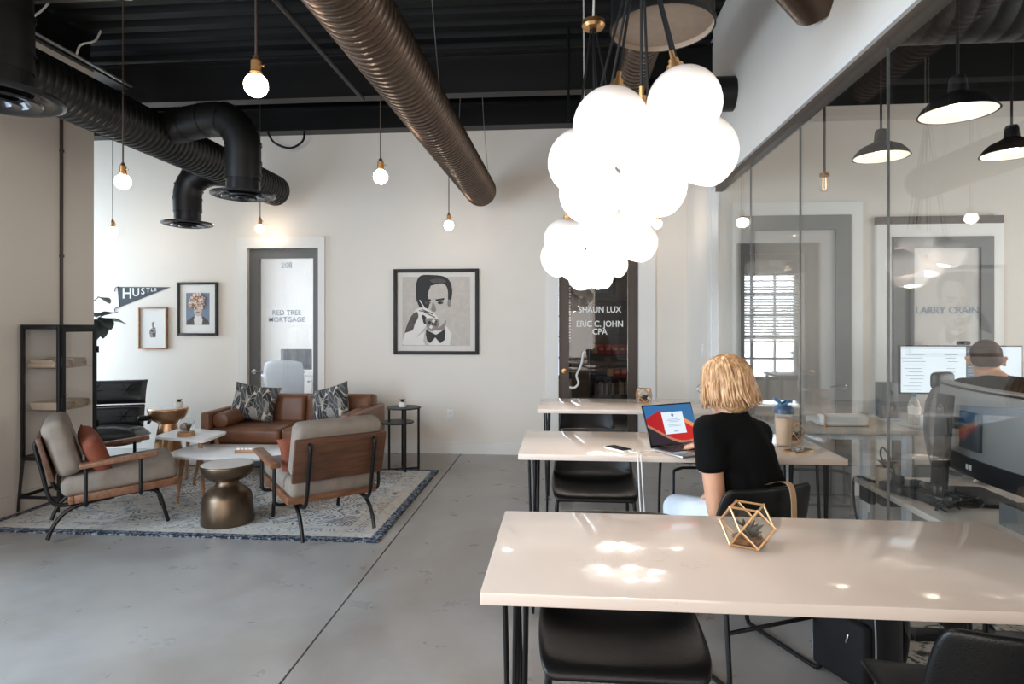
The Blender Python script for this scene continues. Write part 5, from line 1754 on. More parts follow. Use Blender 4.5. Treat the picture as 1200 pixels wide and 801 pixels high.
t, w, h = framed('framed_print', 'black framed print of a figure with a head of flowers', -4.16, -3.703, 1.229, 1.806, 0.026, MT['ink'], MT['paper'])
a = Art(w, h, [MT['print_blue'], MT['ink'], MT['print_peach'], MT['print_white'], MT['print_rose'], MT['grey_dark'], MT['grey_light']])
a.poly([(0.21, 0.20), (0.79, 0.20), (0.79, 0.80), (0.21, 0.80)], 0, False)
a.poly([(0.22, 0.201), (0.24, 0.28), (0.38, 0.36), (0.50, 0.33), (0.64, 0.36), (0.76, 0.28), (0.785, 0.201)], 5, False)
a.poly([(0.42, 0.201), (0.40, 0.30), (0.44, 0.38), (0.50, 0.36), (0.58, 0.38), (0.62, 0.30), (0.60, 0.201)], 3, False)
a.disc(0.50, 0.47, 0.10, 6, 0.11)
a.disc(0.50, 0.435, 0.05, 4, 0.017)
rnd = random.Random(4)
for k in range(34):
    q, r_ = k * 2.4, 0.035 * math.sqrt(k)
    x_, y_ = 0.50 + r_ * 1.05 * math.cos(q), 0.64 + r_ * 0.72 * math.sin(q)
    if not (0.24 < x_ < 0.77 and 0.5 < y_ < 0.785):
        continue
    m1 = rnd.choice((2, 2, 3, 4))
    s_ = rnd.uniform(0.030, 0.052)
    a.disc(x_, y_, s_, 5 if rnd.random() < 0.3 else m1, s_ * 0.75)
    a.disc(x_, y_, s_ * 0.6, 3 if m1 == 2 else 2, s_ * 0.45)
    a.disc(x_, y_, s_ * 0.25, 4, s_ * 0.2)
a.done(t)

t, w, h = framed('framed_print', 'small pale wood framed drawing of a hand with crossed fingers', -4.602, -4.277, 1.080, 1.536, 0.014, MT['oak'], MT['paper'])
a = Art(w, h, [MT['grey_dark'], MT['grey_mid'], MT['ink']])
a.poly([(0.40, 0.28), (0.58, 0.28), (0.60, 0.42), (0.58, 0.52), (0.44, 0.50), (0.38, 0.46), (0.36, 0.40)], 1, False)
a.poly([(0.47, 0.49), (0.46, 0.63), (0.50, 0.64), (0.55, 0.50)], 0, False)
a.poly([(0.50, 0.50), (0.54, 0.65), (0.50, 0.66), (0.44, 0.62), (0.47, 0.50)], 1, False)
a.poly([(0.40, 0.46), (0.52, 0.44), (0.52, 0.41), (0.40, 0.42)], 0, False)
a.poly([(0.46, 0.38), (0.59, 0.40), (0.58, 0.30), (0.50, 0.29)], 0, False)
a.done(t)

pn = thing('felt_pennant', 'grey felt pennant reading HUSTLE on the back wall', 'pennant', (-4.85, YB - 0.004, 1.66))
q = MB()
q.prism([(0.0, 0.10), (0.02, -0.12), (0.60, 0.095)], -0.002, 0.002, TR(rx=R(90)))
q.build('felt', MT['pennant'], pn, smooth=0)
q = MB()
q.prism([(-0.006, 0.104), (0.014, -0.124), (0.026, -0.120), (0.006, 0.104)], -0.003, 0.003, TR(rx=R(90)))
q.build('edge_band', MT['ink'], pn, smooth=0)
for z in (0.10, -0.12):
    MB().tube([(0.0 + (0.018 if z < 0 else 0), -0.003, z), (-0.03, -0.006, z - 0.015), (-0.035, -0.004, z - 0.05)], 0.004, 6, smooth=3).build('tie_ribbon', MT['ink'], pn)
for ch, sz, xc in zip('HUSTLE', (0.165, 0.125, 0.097, 0.066, 0.050, 0.043), (0.105, 0.207, 0.288, 0.348, 0.393, 0.432)):
    text(ch, sz, MT['letter_white'], pn, (xc, -0.0035, 0.082 - sz * 0.35), (R(90), 0, 0), 'letter', bold=0.0015, depth=0.0004)


def plate(name, label, loc, rz, kind):
    t = thing(name, label, 'outlet' if kind == 'o' else 'switch', loc, rz)
    MB().box((0, -0.003, 0), (0.072, 0.006, 0.115), bev=0.003).build('cover_plate', MT['plastic_white'], t)
    if kind == 'o':
        for z in (-0.022, 0.022):
            MB().box((0, -0.0068, z), (0.032, 0.003, 0.028), bev=0.001).build('receptacle', MT['ceramic'], t)
    else:
        MB().box((0, -0.008, 0.004), (0.010, 0.012, 0.022), bev=0.002).build('toggle', MT['ceramic'], t)
    return t


plate('wall_outlet', 'white power outlet low on the back wall beyond the rug', (-1.167, YB, 0.402), 0, 'o')
plate('light_switch', 'white light switch on the narrow wall beside the glass partition', (GX, 5.67, 1.116), R(-90), 's')


# ================================================================ BEHIND THE HALL DOORS
def office_chair(x, y, rz, label, m, high=0.98, group=None, seat=0.46):
    t = thing('office_chair', label, 'chair', (x, y, 0), rz, group)
    MB().box((0, 0.02, seat - 0.02), (0.46, 0.45, 0.055), bev=0.025, seg=3).build('seat', m, t, smooth=60)
    bm_ = MB()
    vs, fs = [], []
    n, k = 10, 8
    for i in range(k + 1):
        z = seat + 0.06 + (high - seat - 0.06) * i / k
        y_ = -0.20 - 0.06 * math.sin(i / k * 2.6) - 0.05 * i / k
        hw = 0.21 + 0.025 * math.sin(PI * i / k)
        for j in range(n + 1):
            u = j / n * 2 - 1
            vs.append((u * hw, y_ + 0.05 * u * u, z - (0.03 * abs(u) ** 4 if i == k else 0)))
    for i in range(k):
        for j in range(n):
            a_ = i * (n + 1) + j
            fs.append((a_, a_ + 1, a_ + n + 2, a_ + n + 1))
    bm_.add(vs, fs)
    o = bm_.build('backrest', m, t, smooth=180)
    modifier_bake(o, [('SOLIDIFY', dict(thickness=0.02))])
    for sx in (-1, 1):
        MB().tube([(sx * 0.20, 0.0, seat - 0.03), (sx * 0.255, 0.0, seat + 0.03), (sx * 0.26, 0.02, seat + 0.19), (sx * 0.25, 0.10, seat + 0.205), (sx * 0.25, -0.10, seat + 0.205)], 0.014, 8, smooth=3).build('arm', MT['chrome'], t)
    MB().tube([(0, 0, seat - 0.04), (0, 0, 0.09)], 0.025, 12).build('column', MT['chrome'], t)
    for q in range(5):
        a_ = R(72 * q + 18)
        MB().tube([(0, 0, 0.10), (0.28 * math.cos(a_), 0.28 * math.sin(a_), 0.06)], [0.02, 0.013], 8).build('base_arm', MT['chrome'], t)
        MB().cyl((0.28 * math.cos(a_) - 0.012, 0.28 * math.sin(a_), 0.027), (0.28 * math.cos(a_) + 0.012, 0.28 * math.sin(a_), 0.027), 0.027, seg=12).build('caster', MT['plastic_black'], t)
    return t


# room 208: small white desk, monitor, white mesh chair
t = thing('office_desk', 'small white desk seen through the glass door marked 208', 'desk', (-3.42, 7.75, 0))
MB().box((0, 0, 0.70), (0.9, 0.55, 0.025), bev=0.004).build('desktop', MT['white_quartz'], t)
MB().cyl((-0.12, 0, 0.02), (-0.12, 0, 0.69), 0.03, seg=14).build('column', MT['white_metal'], t)
MB().box((-0.12, 0, 0.012), (0.4, 0.4, 0.024), bev=0.01).build('foot', MT['white_metal'], t)
t = thing('monitor', 'black monitor behind the white mesh chair in room 208', 'monitor', (-3.50, 7.85, 0.713))
MB().box((0, 0, 0.18), (0.42, 0.03, 0.27), bev=0.004).build('panel', MT['dark_glass'], t)
MB().tube([(0, 0.02, 0.0), (0, 0.02, 0.16)], 0.018, 8).build('stand', MT['plastic_black'], t)
MB().box((0, -0.03, 0.006), (0.2, 0.15, 0.012), bev=0.003).build('foot', MT['plastic_black'], t)
t = thing('keyboard', 'black keyboard before the monitor in room 208', 'keyboard', (-3.50, 7.60, 0.713))
MB().box((0, 0, 0.009), (0.30, 0.11, 0.016), bev=0.003).build('body', MT['plastic_black'], t)
office_chair(-3.30, 7.22, R(8), 'white mesh office chair seen through the glass door marked 208', MT['mesh_white'], 0.93)

# room 209: bookcase, window blind, desk and chair
bc = thing('bookcase', 'dark bookcase of red boxes and books behind the brown glass door', 'bookcase', (0.72, 8.78, 0))
for sx in (-1, 1):
    MB().box((sx * 0.33, 0, 0.85), (0.022, 0.3, 1.7)).build('side_panel', MT['plastic_black'], bc, smooth=0)
MB().box((0, 0.14, 0.85), (0.64, 0.012, 1.68)).build('back_panel', MT['door_brown'], bc, smooth=0)
SHZ = (0.12, 0.36, 0.62, 0.94, 1.22, 1.68)
for z in SHZ:
    MB().box((0, 0, z), (0.638, 0.28, 0.02)).build('shelf', MT['plastic_black'], bc, smooth=0)
rnd = random.Random(21)
for zi, cnt in ((3, 6), (2, 4)):
    for k in range(cnt):
        w_ = 0.085
        x_ = 0.72 + (-0.27 if zi == 3 else -0.05) + k * 0.095
        bx = thing('red_box', 'small carton, %s from the blind side of the %s bookcase shelf' % ('first second third fourth fifth sixth'.split()[k], 'higher' if zi == 3 else 'lower'), 'box', (x_, 8.74, SHZ[zi] + 0.0102), 0, 'red cartons on the %s bookcase shelf' % ('higher' if zi == 3 else 'lower'))
        h_ = 0.12 if zi == 3 else 0.10
        MB().box((0, 0, h_ / 2), (w_, 0.11, h_)).build('carton', MT['tan_box'] if (k == 0) else MT['red_box'], bx, smooth=0)
        MB().box((0, -0.0555, h_ * 0.5), (w_ * 0.7, 0.001, h_ * 0.3)).build('label_band', MT['tan_box'], bx, smooth=0)
x_ = 0.44
ORD = 'first second third fourth fifth sixth seventh eighth ninth tenth eleventh twelfth thirteenth fourteenth'.split()
for k in range(14):
    th = rnd.uniform(0.024, 0.042)
    hh = rnd.uniform(0.16, 0.20)
    tag(MB().box((0, 0, hh / 2), (th, 0.14, hh), bev=0.003).build('book', MT['book_b'] if rnd.random() < 0.5 else MT['book_a'], loc=(x_ + th / 2, 8.74, SHZ[1] + 0.0102)), 'upright book, %s from the blind side of the row on the low bookcase shelf' % ORD[k], 'book', 'books on the low bookcase shelf')
    x_ += th + 0.002
t = thing('wall_print', 'dark square print on the wall above the bookcase behind the glass', 'picture', (0.62, 9.0, 1.93))
MB().box((0, -0.01, 0), (0.30, 0.02, 0.30)).build('frame', MT['plastic_black'], t, smooth=0)
for i in range(3):
    for j in range(3):
        MB().box((-0.09 + i * 0.09, -0.021, -0.09 + j * 0.09), (0.075, 0.003, 0.075)).build('panel', MT['plastic_slate'], t, smooth=0)
bl = thing('window_blind', 'white slatted blind half down over the room window behind the brown door', 'blind', (-0.345, 8.97, 2.10))
MB().box((0, 0, 0.0), (0.95, 0.05, 0.05), bev=0.005).build('head_rail', MT['plastic_white'], bl)
sl = MB().box((0, 0, 0), (0.93, 0.036, 0.0022)).mesh('slat', MT['plastic_white'], 0)
zz = -0.045
while zz > -0.96:
    s_ = bpy.data.objects.new('slat', sl)
    COL.objects.link(s_)
    s_.parent = bl
    s_.location = (0, 0, zz)
    s_.rotation_euler = (R(38), 0, 0)
    zz -= 0.043
MB().box((0, 0, zz), (0.94, 0.035, 0.022), bev=0.004).build('bottom_rail', MT['plastic_white'], bl)
for sx in (-0.32, 0.32):
    MB().cyl((sx, -0.02, 0), (sx, -0.02, zz), 0.0015, seg=5).build('ladder_cord', MT['ceramic'], bl)
t = thing('meeting_table', 'wooden desk by the window seen in the room marked 209', 'desk', (-0.62, 8.05, 0))
MB().box((0, 0, 0.715), (1.0, 0.6, 0.03), bev=0.004).build('desktop', MT['oak'], t)
for sx in (-1, 1):
    for sy in (-1, 1):
        MB().box((sx * 0.46, sy * 0.26, 0.35), (0.04, 0.04, 0.70)).build('leg', MT['black_paint'], t, smooth=0)
office_chair(-0.95, 7.55, R(30), 'dark office chair by the wooden desk in room 209', MT['plastic_slate'], 1.0)

# ================================================================ THE GLASS OFFICE
DZ = 0.65
rg = MB().prism(rrect(1.6, 2.6, 0.01, 2), 0, 0.01)
tag(rg.build('office_rug', MT['office_rug'], smooth=0, loc=(2.15, 2.9, 0.0005)), 'cream rug with dark veining on the office floor', 'rug')
t = thing('sit_stand_desk', 'pale office desk along the glass with a black steel frame', 'desk', (1.66, 2.10, 0))
MB().box((0, 0, DZ - 0.0125), (0.66, 1.66, 0.025), bev=0.003).build('desktop', MT['office_top'], t)
for sy in (-1, 1):
    MB().box((0, sy * 0.66, DZ - 0.055), (0.60, 0.06, 0.05)).build('cross_arm', MT['black_tube'], t, smooth=0)
    MB().box((0.0, sy * 0.66, 0.32), (0.07, 0.09, 0.54)).build('leg', MT['black_tube'], t, smooth=0)
    MB().box((0, sy * 0.66, 0.018), (0.62, 0.08, 0.034), bev=0.01).build('foot', MT['black_tube'], t)
for sx in (-1, 1):
    MB().box((sx * 0.10, 0, DZ - 0.055), (0.035, 1.26, 0.045)).build('side_beam', MT['black_tube'], t, smooth=0)
MB().box((-0.29, 0.79, DZ - 0.06), (0.03, 0.10, 0.09), (0, 0, 0), bev=0.008).build('end_bracket', MT['black_tube'], t)

mo = thing('monitor', 'curved silver-backed monitor on a black stand, seen from behind the glass', 'monitor', (1.66, 2.53, DZ + 0.0005), R(-4))
# local: screen faces +x, width along y
vs, fs = [], []
n = 14
HW, zb, zt_ = 0.405, 0.075, 0.445
for i in range(n + 1):
    yy = (i / n * 2 - 1) * HW
    xx = 0.055 * (yy / HW) ** 2
    for (dx, z) in ((0.0, zb), (0.0, zt_), (-0.030, zt_ - 0.004), (-0.040, zt_ - 0.03), (-0.045, (zb + zt_) / 2 - 0.05), (-0.030, zb + 0.004)):
        vs.append((xx + dx, yy, z))
for i in range(n):
    for j in range(6):
        fs.append((i * 6 + j, i * 6 + (j + 1) % 6, (i + 1) * 6 + (j + 1) % 6, (i + 1) * 6 + j))
fs += [tuple(range(6)), tuple(n * 6 + j for j in range(6))[::-1]]
mb = MB()
mb.add(vs, fs)
mb.build('panel', MT['plastic_grey'], mo, smooth=30)
vs, fs = [], []
for i in range(n + 1):
    yy = (i / n * 2 - 1) * (HW - 0.008)
    xx = 0.055 * (yy / HW) ** 2 + 0.0012
    vs += [(xx, yy, zb + 0.012), (xx, yy, zt_ - 0.008)]
for i in range(n):
    fs.append((2 * i, 2 * i + 1, 2 * i + 3, 2 * i + 2))
mb = MB()
mb.add(vs, fs)
mb.build('screen', emit('monitor_screen_front', rgb(150, 156, 166), 0.5), mo)
vs, fs = [], []
for i in range(n + 1):
    yy = (i / n * 2 - 1) * HW
    xx = 0.055 * (yy / HW) ** 2
    vs += [(xx - 0.0305, yy, zt_ - 0.010), (xx - 0.0365, yy, zt_ - 0.018)]
for i in range(n):
    fs.append((2 * i, 2 * i + 1, 2 * i + 3, 2 * i + 2))
mb = MB()
mb.add([(p[0] - 0.002, p[1], p[2]) for p in vs], fs)
mb.build('vent_slot', MT['plastic_black'], mo, smooth=0)
vs, fs = [], []
for i in range(n + 1):
    yy = (i / n * 2 - 1) * HW * 0.99
    xx = 0.055 * (yy / HW) ** 2 - 0.048
    vs += [(xx + 0.004, yy, zb + 0.010), (xx, yy, zb + 0.085), (xx + 0.03, yy, zb + 0.085), (xx + 0.03, yy, zb + 0.010)]
for i in range(n):
    for j in range(4):
        fs.append((4 * i + j, 4 * i + (j + 1) % 4, 4 * i + 4 + (j + 1) % 4, 4 * i + 4 + j))
mb = MB()
mb.add(vs, fs)
mb.build('port_band', MT['plastic_black'], mo, smooth=30)
for k in range(2):
    MB().box((-0.0505, 0.045 + k * 0.022, zb + 0.05), (0.003, 0.012, 0.02)).build('port', MT['ceramic'], mo, smooth=0)
sd_ = MB()
sd_.box((-0.125, 0.10, 0.205), (0.03, 0.085, 0.41), (0, R(4), 0), bev=0.006)
so_ = sd_.build('stand', MT['plastic_black'], mo)
lg = MB()
lg.lathe([(0.0245, 0), (0.0245, 0.0012), (0.021, 0.0012), (0.021, 0)], (0, 0, 0), 28, TR((-0.130, 0.10, 0.345), ry=R(-90)))
lg.build('logo_ring', MT['plastic_grey'], so_)
text('DELL', 0.019, MT['plastic_grey'], so_, (-0.1312, 0.10, 0.345), (R(90), 0, R(-90)), 'logo_letters', bold=0.0006, depth=0.0004)
MB().lathe([(0.022, 0), (0.022, 0.001), (0.001, 0.001)], (0, 0, 0), 20, TR((-0.142, 0.10, 0.13), ry=R(-90))).build('cable_hole', MT['ink'], so_)
MB().cyl((-0.11, 0.10, 0.30), (-0.03, 0.06, 0.29), 0.024, seg=14).build('arm_joint', MT['plastic_black'], mo)
MB().box((-0.052, 0.04, 0.27), (0.02, 0.13, 0.15), bev=0.006).build('mount_plate', MT['plastic_slate'], mo)
MB().box((-0.05, 0.06, 0.008), (0.25, 0.28, 0.015), bev=0.005).build('foot', MT['plastic_black'], mo)

succulent_pot(1.385, 2.755, DZ + 0.0005, 0.042, 0.085, 'beige pot with a dark succulent on the desk behind the glass', M('beige_pot', rgb(196, 180, 160), 0.6), 14)
b = thing('docking_station', 'flat black docking box among the cables behind the glass', 'docking station', (1.46, 2.66, DZ + 0.0005), R(-30))
MB().box((0, 0, 0.016), (0.14, 0.20, 0.03), bev=0.006).build('body', MT['plastic_black'], b)
MB().box((0, -0.1, 0.016), (0.10, 0.002, 0.014)).build('port_strip', MT['plastic_slate'], b)
b = thing('power_strip', 'black power strip with plugs on the desk behind the glass', 'power strip', (1.40, 2.58, DZ + 0.0005), R(22))
MB().box((0, 0, 0.02), (0.055, 0.28, 0.038), bev=0.008).build('body', MT['plastic_black'], b)
for k in range(3):
    MB().box((0, -0.09 + k * 0.08, 0.055), (0.035, 0.035, 0.04), bev=0.006).build('plug', MT['plastic_black'], b)
rnd = random.Random(8)
for k in range(6):
    p = [Vector((1.42 + rnd.uniform(-0.06, 0.14), 2.55 + rnd.uniform(-0.18, 0.16), DZ + 0.006 + rnd.uniform(0.0, 0.05))) for _ in range(6)]
    p[0].z = p[-1].z = DZ + 0.006
    tag(MB().tube(p, 0.0035, 6, smooth=5).build('desk_cable', MT['plastic_black']), 'black cable in the tangle on the desk behind the glass', 'cable', 'cable tangle on the office desk')
tag(MB().tube([(1.40, 2.70, DZ + 0.02), (1.38, 2.72, DZ + 0.13), (1.36, 2.74, DZ + 0.17), (1.35, 2.72, DZ + 0.12), (1.40, 2.64, DZ + 0.02)], 0.004, 6, smooth=5).build('cable_loop', MT['plastic_black']), 'black cable standing in a loop beside the beige pot', 'cable')
tag(MB().tube([(1.50, 2.60, DZ + 0.01), (1.36, 2.82, DZ + 0.006), (1.345, 2.90, DZ + 0.006), (1.335, 2.945, DZ - 0.03), (1.345, 2.93, DZ - 0.2), (1.39, 2.80, 0.25), (1.42, 2.7, 0.02)], 0.006, 6, smooth=5).build('hanging_cable', MT['plastic_black']), 'thick black cable hanging off the end of the office desk', 'cable')
t = thing('letter_tray', 'grey metal letter tray on the office desk at the picture edge', 'tray', (1.655, 2.02, DZ + 0.0005))
MB().box((0, 0, 0.003), (0.29, 0.48, 0.006)).build('bottom', MT['tray_grey'], t, smooth=0)
for sx in (-1, 1):
    MB().box((sx * 0.143, 0, 0.04), (0.005, 0.48, 0.075)).build('side', MT['tray_grey'], t, smooth=0)
    MB().box((0, sx * 0.237, 0.04), (0.28, 0.005, 0.075)).build('side', MT['tray_grey'], t, smooth=0)
tag(MB().box((0, 0, 0), (0.22, 0.3, 0.02), (0, 0, R(4)), bev=0.002).build('paper_stack', MT['paper'], loc=(1.655, 2.02, DZ + 0.018)), 'white papers lying in the grey letter tray', 'paper')

# back bench of the office: parcel, bottle, speaker, the man's desk and screen
t = thing('office_bench', 'pale office bench behind the glass, under the paper parcel', 'desk', (1.72, 4.15, 0))
MB().box((0, 0, 0.70), (0.78, 0.62, 0.028), bev=0.003).build('desktop', MT['office_top'], t)
for sx in (-1, 1):
    for sy in (-1, 1):
        MB().box((sx * 0.35, sy * 0.27, 0.343), (0.035, 0.035, 0.686)).build('leg', MT['white_metal'], t, smooth=0)
MB().box((0, 0.0, 0.665), (0.70, 0.5, 0.04)).build('apron', MT['white_metal'], t, smooth=0)
p = thing('paper_parcel', 'long crumpled white paper parcel on the office bench', 'parcel', (1.74, 3.98, 0.7145), R(4))
pb = MB().box((0, 0, 0.038), (0.31, 0.10, 0.075), bev=0.03, seg=3)
rnd = random.Random(5)
pb.v = [v + Vector((rnd.uniform(-0.004, 0.004), rnd.uniform(-0.004, 0.004), rnd.uniform(-0.003, 0.003) if v.z > 0.01 else 0)) for v in pb.v]
pb.build('wrapping', MT['paper'], p, smooth=20)
for sx in (-0.13, 0.14):
    MB().box((sx, 0, 0.038), (0.012, 0.104, 0.080), bev=0.03, seg=3).build('tape', MT['tan_box'], p)
MB().tube([(-0.15, 0, 0.035), (-0.19, 0.0, 0.045), (-0.215, 0.02, 0.04)], [0.03, 0.014, 0.022], 8).build('twisted_end', MT['paper'], p)

t = thing('man_desk', 'white office desk in front of the seated man', 'desk', (2.72, 4.36, 0))
MB().box((0, 0, 0.695), (1.16, 0.60, 0.028), bev=0.003).build('desktop', MT['white_quartz'], t)
for sx in (-1, 1):
    for sy in (-1, 1):
        MB().box((sx * 0.54, sy * 0.26, 0.34), (0.04, 0.04, 0.68)).build('leg', MT['white_metal'], t, smooth=0)
DM = 0.7095
t = thing('monitor', 'lit wide monitor showing a document in front of the seated man', 'monitor', (2.72, 4.46, DM))
MB().box((0, 0, 0.325), (0.80, 0.03, 0.335), bev=0.004).build('panel', MT['plastic_black'], t)
MB().box((0, -0.0158, 0.327), (0.784, 0.001, 0.316)).build('screen', emit('document_screen', rgb(214, 224, 232), 0.95), t, smooth=0)
MB().box((0.065, -0.0165, 0.327), (0.065, 0.001, 0.316)).build('side_panel', emit('screen_sidebar', rgb(96, 104, 114), 0.8), t, smooth=0)
ln = MB()
for r_ in range(11):
    for c_, (x0_, ww) in enumerate(((-0.30, 0.16), (-0.06, 0.09))):
        ln.box((x0_ + rnd.uniform(-0.02, 0.01), -0.0166, 0.19 + r_ * 0.024), (ww * rnd.uniform(0.4, 1.0), 0.0006, 0.004))
for r_ in range(16):
    ln.box((0.065, -0.0172, 0.185 + r_ * 0.018), (0.045, 0.0006, 0.007))
ln.box((-0.17, -0.0166, 0.475), (0.44, 0.0006, 0.008))
lo = ln.build('screen_text', emit('screen_text_grey', rgb(150, 160, 172), 0.8), t, smooth=0)
lo['kind'] = 'stuff'
MB().tube([(0, 0.03, 0.0), (0, 0.03, 0.2)], 0.02, 10).build('stand', MT['plastic_black'], t)
MB().box((0, 0.0, 0.006), (0.24, 0.18, 0.012), bev=0.004).build('foot', MT['plastic_black'], t)
w_ = thing('webcam', 'small black webcam perched on the lit wide monitor', 'webcam', (2.74, 4.45, DM + 0.4935))
MB().box((0, 0, 0.016), (0.085, 0.03, 0.026), bev=0.010, seg=3).build('body', MT['plastic_black'], w_)
MB().lathe([(0.009, 0), (0.009, 0.004), (0.001, 0.004)], (0, 0, 0), 14, TR((0, -0.014, 0.016), rx=R(90))).build('lens', MT['dark_glass'], w_)
s_ = thing('desktop_speaker', 'dark upright speaker on the desk at the end of the lit monitor', 'speaker', (2.22, 4.42, DM))
MB().box((0, 0, 0.12), (0.10, 0.11, 0.24), bev=0.006).build('cabinet', MT['plastic_slate'], s_)
for z, r_ in ((0.075, 0.034), (0.175, 0.018)):
    MB().lathe([(r_, 0), (r_, 0.003), (r_ * 0.7, 0.001), (0.001, 0.003)], (0, 0, 0), 18, TR((0, -0.055, z), rx=R(90))).build('driver', MT['plastic_black'], s_)
b = thing('water_bottle', 'clear plastic water bottle with a blue cap on the man\'s desk', 'bottle', (2.24, 4.12, DM))
MB().lathe([(0.001, 0), (0.034, 0), (0.036, 0.01), (0.034, 0.05), (0.036, 0.06), (0.036, 0.12), (0.028, 0.15), (0.014, 0.17), (0.013, 0.18)], (0, 0, 0), 20).build('body', MT['clear_plastic'], b)
MB().lathe([(0.014, 0.176), (0.014, 0.195), (0.001, 0.196)], (0, 0, 0), 14).build('cap', MT['blue_plastic'], b)
MB().lathe([(0.0365, 0.065), (0.0365, 0.115)], (0, 0, 0), 20).build('wrap_label', MT['print_white'], b)
t = thing('drinking_glass', 'small clear tumbler beside the water bottle', 'glass', (2.19, 4.24, DM))
MB().lathe([(0.001, 0.002), (0.028, 0.002), (0.032, 0.09), (0.030, 0.09), (0.027, 0.008), (0.001, 0.008)], (0, 0, 0), 18).build('tumbler', MT['cab_glass'], t)
t = thing('phone_stand', 'small white wedge holder on the man\'s desk by the bottle', 'holder', (2.22, 4.0 + 0.09, DM), R(10))
MB().box((0.05, -0.02, 0.03), (0.03, 0.05, 0.06), bev=0.004).build('body', MT['plastic_white'], t)
office_chair(2.05, 3.00, R(205), 'grey mesh office chair with a black headrest behind the silver monitor', MT['mesh_grey'], 1.04)
hr = children(bpy.data.objects['office_chair.002'])
MB().box((0, -0.31, 1.06), (0.14, 0.05, 0.09), bev=0.04, seg=3).build('headrest', MT['plastic_black'], bpy.data.objects['office_chair.002'], smooth=60)
office_chair(2.42, 3.52, R(-4), 'black office chair the man sits on', MT['plastic_black'], 0.88)


# ================================================================ PEOPLE
def finger_set(wrist, d, palm_n, thumb_side, curl=0.5, s=1.0):
    """palm, four unequal curled fingers and a thumb as capsules; d = pointing direction, palm_n = back of the hand"""
    d = Vector(d).normalized()
    nrm = Vector(palm_n)
    nrm = (nrm - d * nrm.dot(d)).normalized()
    sd = d.cross(nrm).normalized() * thumb_side
    w = Vector(wrist)
    caps = []
    pc = w + d * 0.045 * s
    for k in (-1.1, -0.35, 0.35, 1.1):
        caps.append((w + sd * (k * 0.012) * s, w + d * 0.085 * s + sd * (k * 0.022) * s, 0.015 * s, 0.0115 * s))
    for k, L in zip((1.25, 0.42, -0.42, -1.2), (0.070, 0.078, 0.073, 0.058)):
        p0 = w + d * 0.088 * s + sd * (k * 0.022) * s
        a = curl * 0.6
        d1 = (d * math.cos(a) - nrm * math.sin(a) + sd * k * 0.06).normalized()
        d2 = (d * math.cos(a + curl) - nrm * math.sin(a + curl) + sd * k * 0.05).normalized()
        d3 = (d * math.cos(a + 1.8 * curl) - nrm * math.sin(a + 1.8 * curl)).normalized()
        p1 = p0 + d1 * L * 0.45 * s
        p2 = p1 + d2 * L * 0.32 * s
        p3 = p2 + d3 * L * 0.23 * s
        caps += [(p0, p1, 0.0095 * s, 0.0088 * s), (p1, p2, 0.0088 * s, 0.008 * s), (p2, p3, 0.008 * s, 0.0068 * s)]
    t0 = w + d * 0.028 * s + sd * 0.020 * s
    t1 = t0 + (d * 0.65 + sd * 0.75).normalized() * 0.036 * s
    t2 = t1 + (d * 0.85 + sd * 0.35 - nrm * 0.25).normalized() * 0.030 * s
    t3 = t2 + (d * 0.95 + sd * 0.05 - nrm * 0.3).normalized() * 0.022 * s
    caps += [(t0, t1, 0.014 * s, 0.0105 * s), (t1, t2, 0.0105 * s, 0.0095 * s), (t2, t3, 0.0095 * s, 0.0075 * s)]
    return caps


def head_caps(c, T3, s=1.0):
    """skull, jaw, nose, brows, ears; T3 = local axes (x right, y forward, z up)"""
    m = T3.to_4x4()
    q = lambda x, y, z: Vector(c) + T3 @ Vector((x * s, y * s, z * s))
    caps = [(q(0, -0.012, 0.03), 0.088 * s, (0.86, 1.08, 1.0), m), (q(0, 0.020, -0.035), 0.068 * s, (0.84, 0.98, 1.05), m),
            (q(0, 0.045, -0.080), q(0, 0.060, -0.085), 0.030 * s, 0.026 * s),
            (q(0, 0.086, 0.015), q(0, 0.108, -0.022), 0.009 * s, 0.013 * s), (q(-0.035, 0.076, 0.032), q(0.035, 0.076, 0.032), 0.012 * s, 0.012 * s),
            (q(-0.022, 0.080, -0.055), q(0.022, 0.080, -0.055), 0.0085 * s, 0.0085 * s), (q(-0.018, 0.079, -0.066), q(0.018, 0.079, -0.066), 0.009 * s, 0.009 * s)]
    for sx in (-1, 1):
        caps += [(q(sx * 0.078, -0.012, 0.016), q(sx * 0.086, -0.020, 0.022), 0.012 * s, 0.013 * s), (q(sx * 0.078, -0.008, -0.012), q(sx * 0.083, -0.012, -0.014), 0.009 * s, 0.010 * s), (q(sx * 0.083, -0.018, 0.018), q(sx * 0.081, -0.010, -0.012), 0.009 * s, 0.008 * s)]
    return caps, q


def basis(yaw, pitch=0.0, roll=0.0):
    return (Matrix.Rotation(yaw, 3, 'Z') @ Matrix.Rotation(roll, 3, 'Y') @ Matrix.Rotation(pitch, 3, 'X'))


def eyes(q, parent, s=1.0):
    for sx in (-1, 1):
        e = MB().sphere(q(sx * 0.032, 0.074, 0.012), 0.0115 * s, 12).build('eye', MT['print_white'], parent)
        MB().sphere(q(sx * 0.032, 0.0835, 0.012), 0.005 * s, 8).build('iris', MT['grey_dark'], e)
    MB().tube([q(-0.026, 0.089, -0.060), q(0, 0.093, -0.0605), q(0.026, 0.089, -0.060)], [0.0015, 0.004, 0.0015], 6).build('lips', MT['print_rose'], parent)


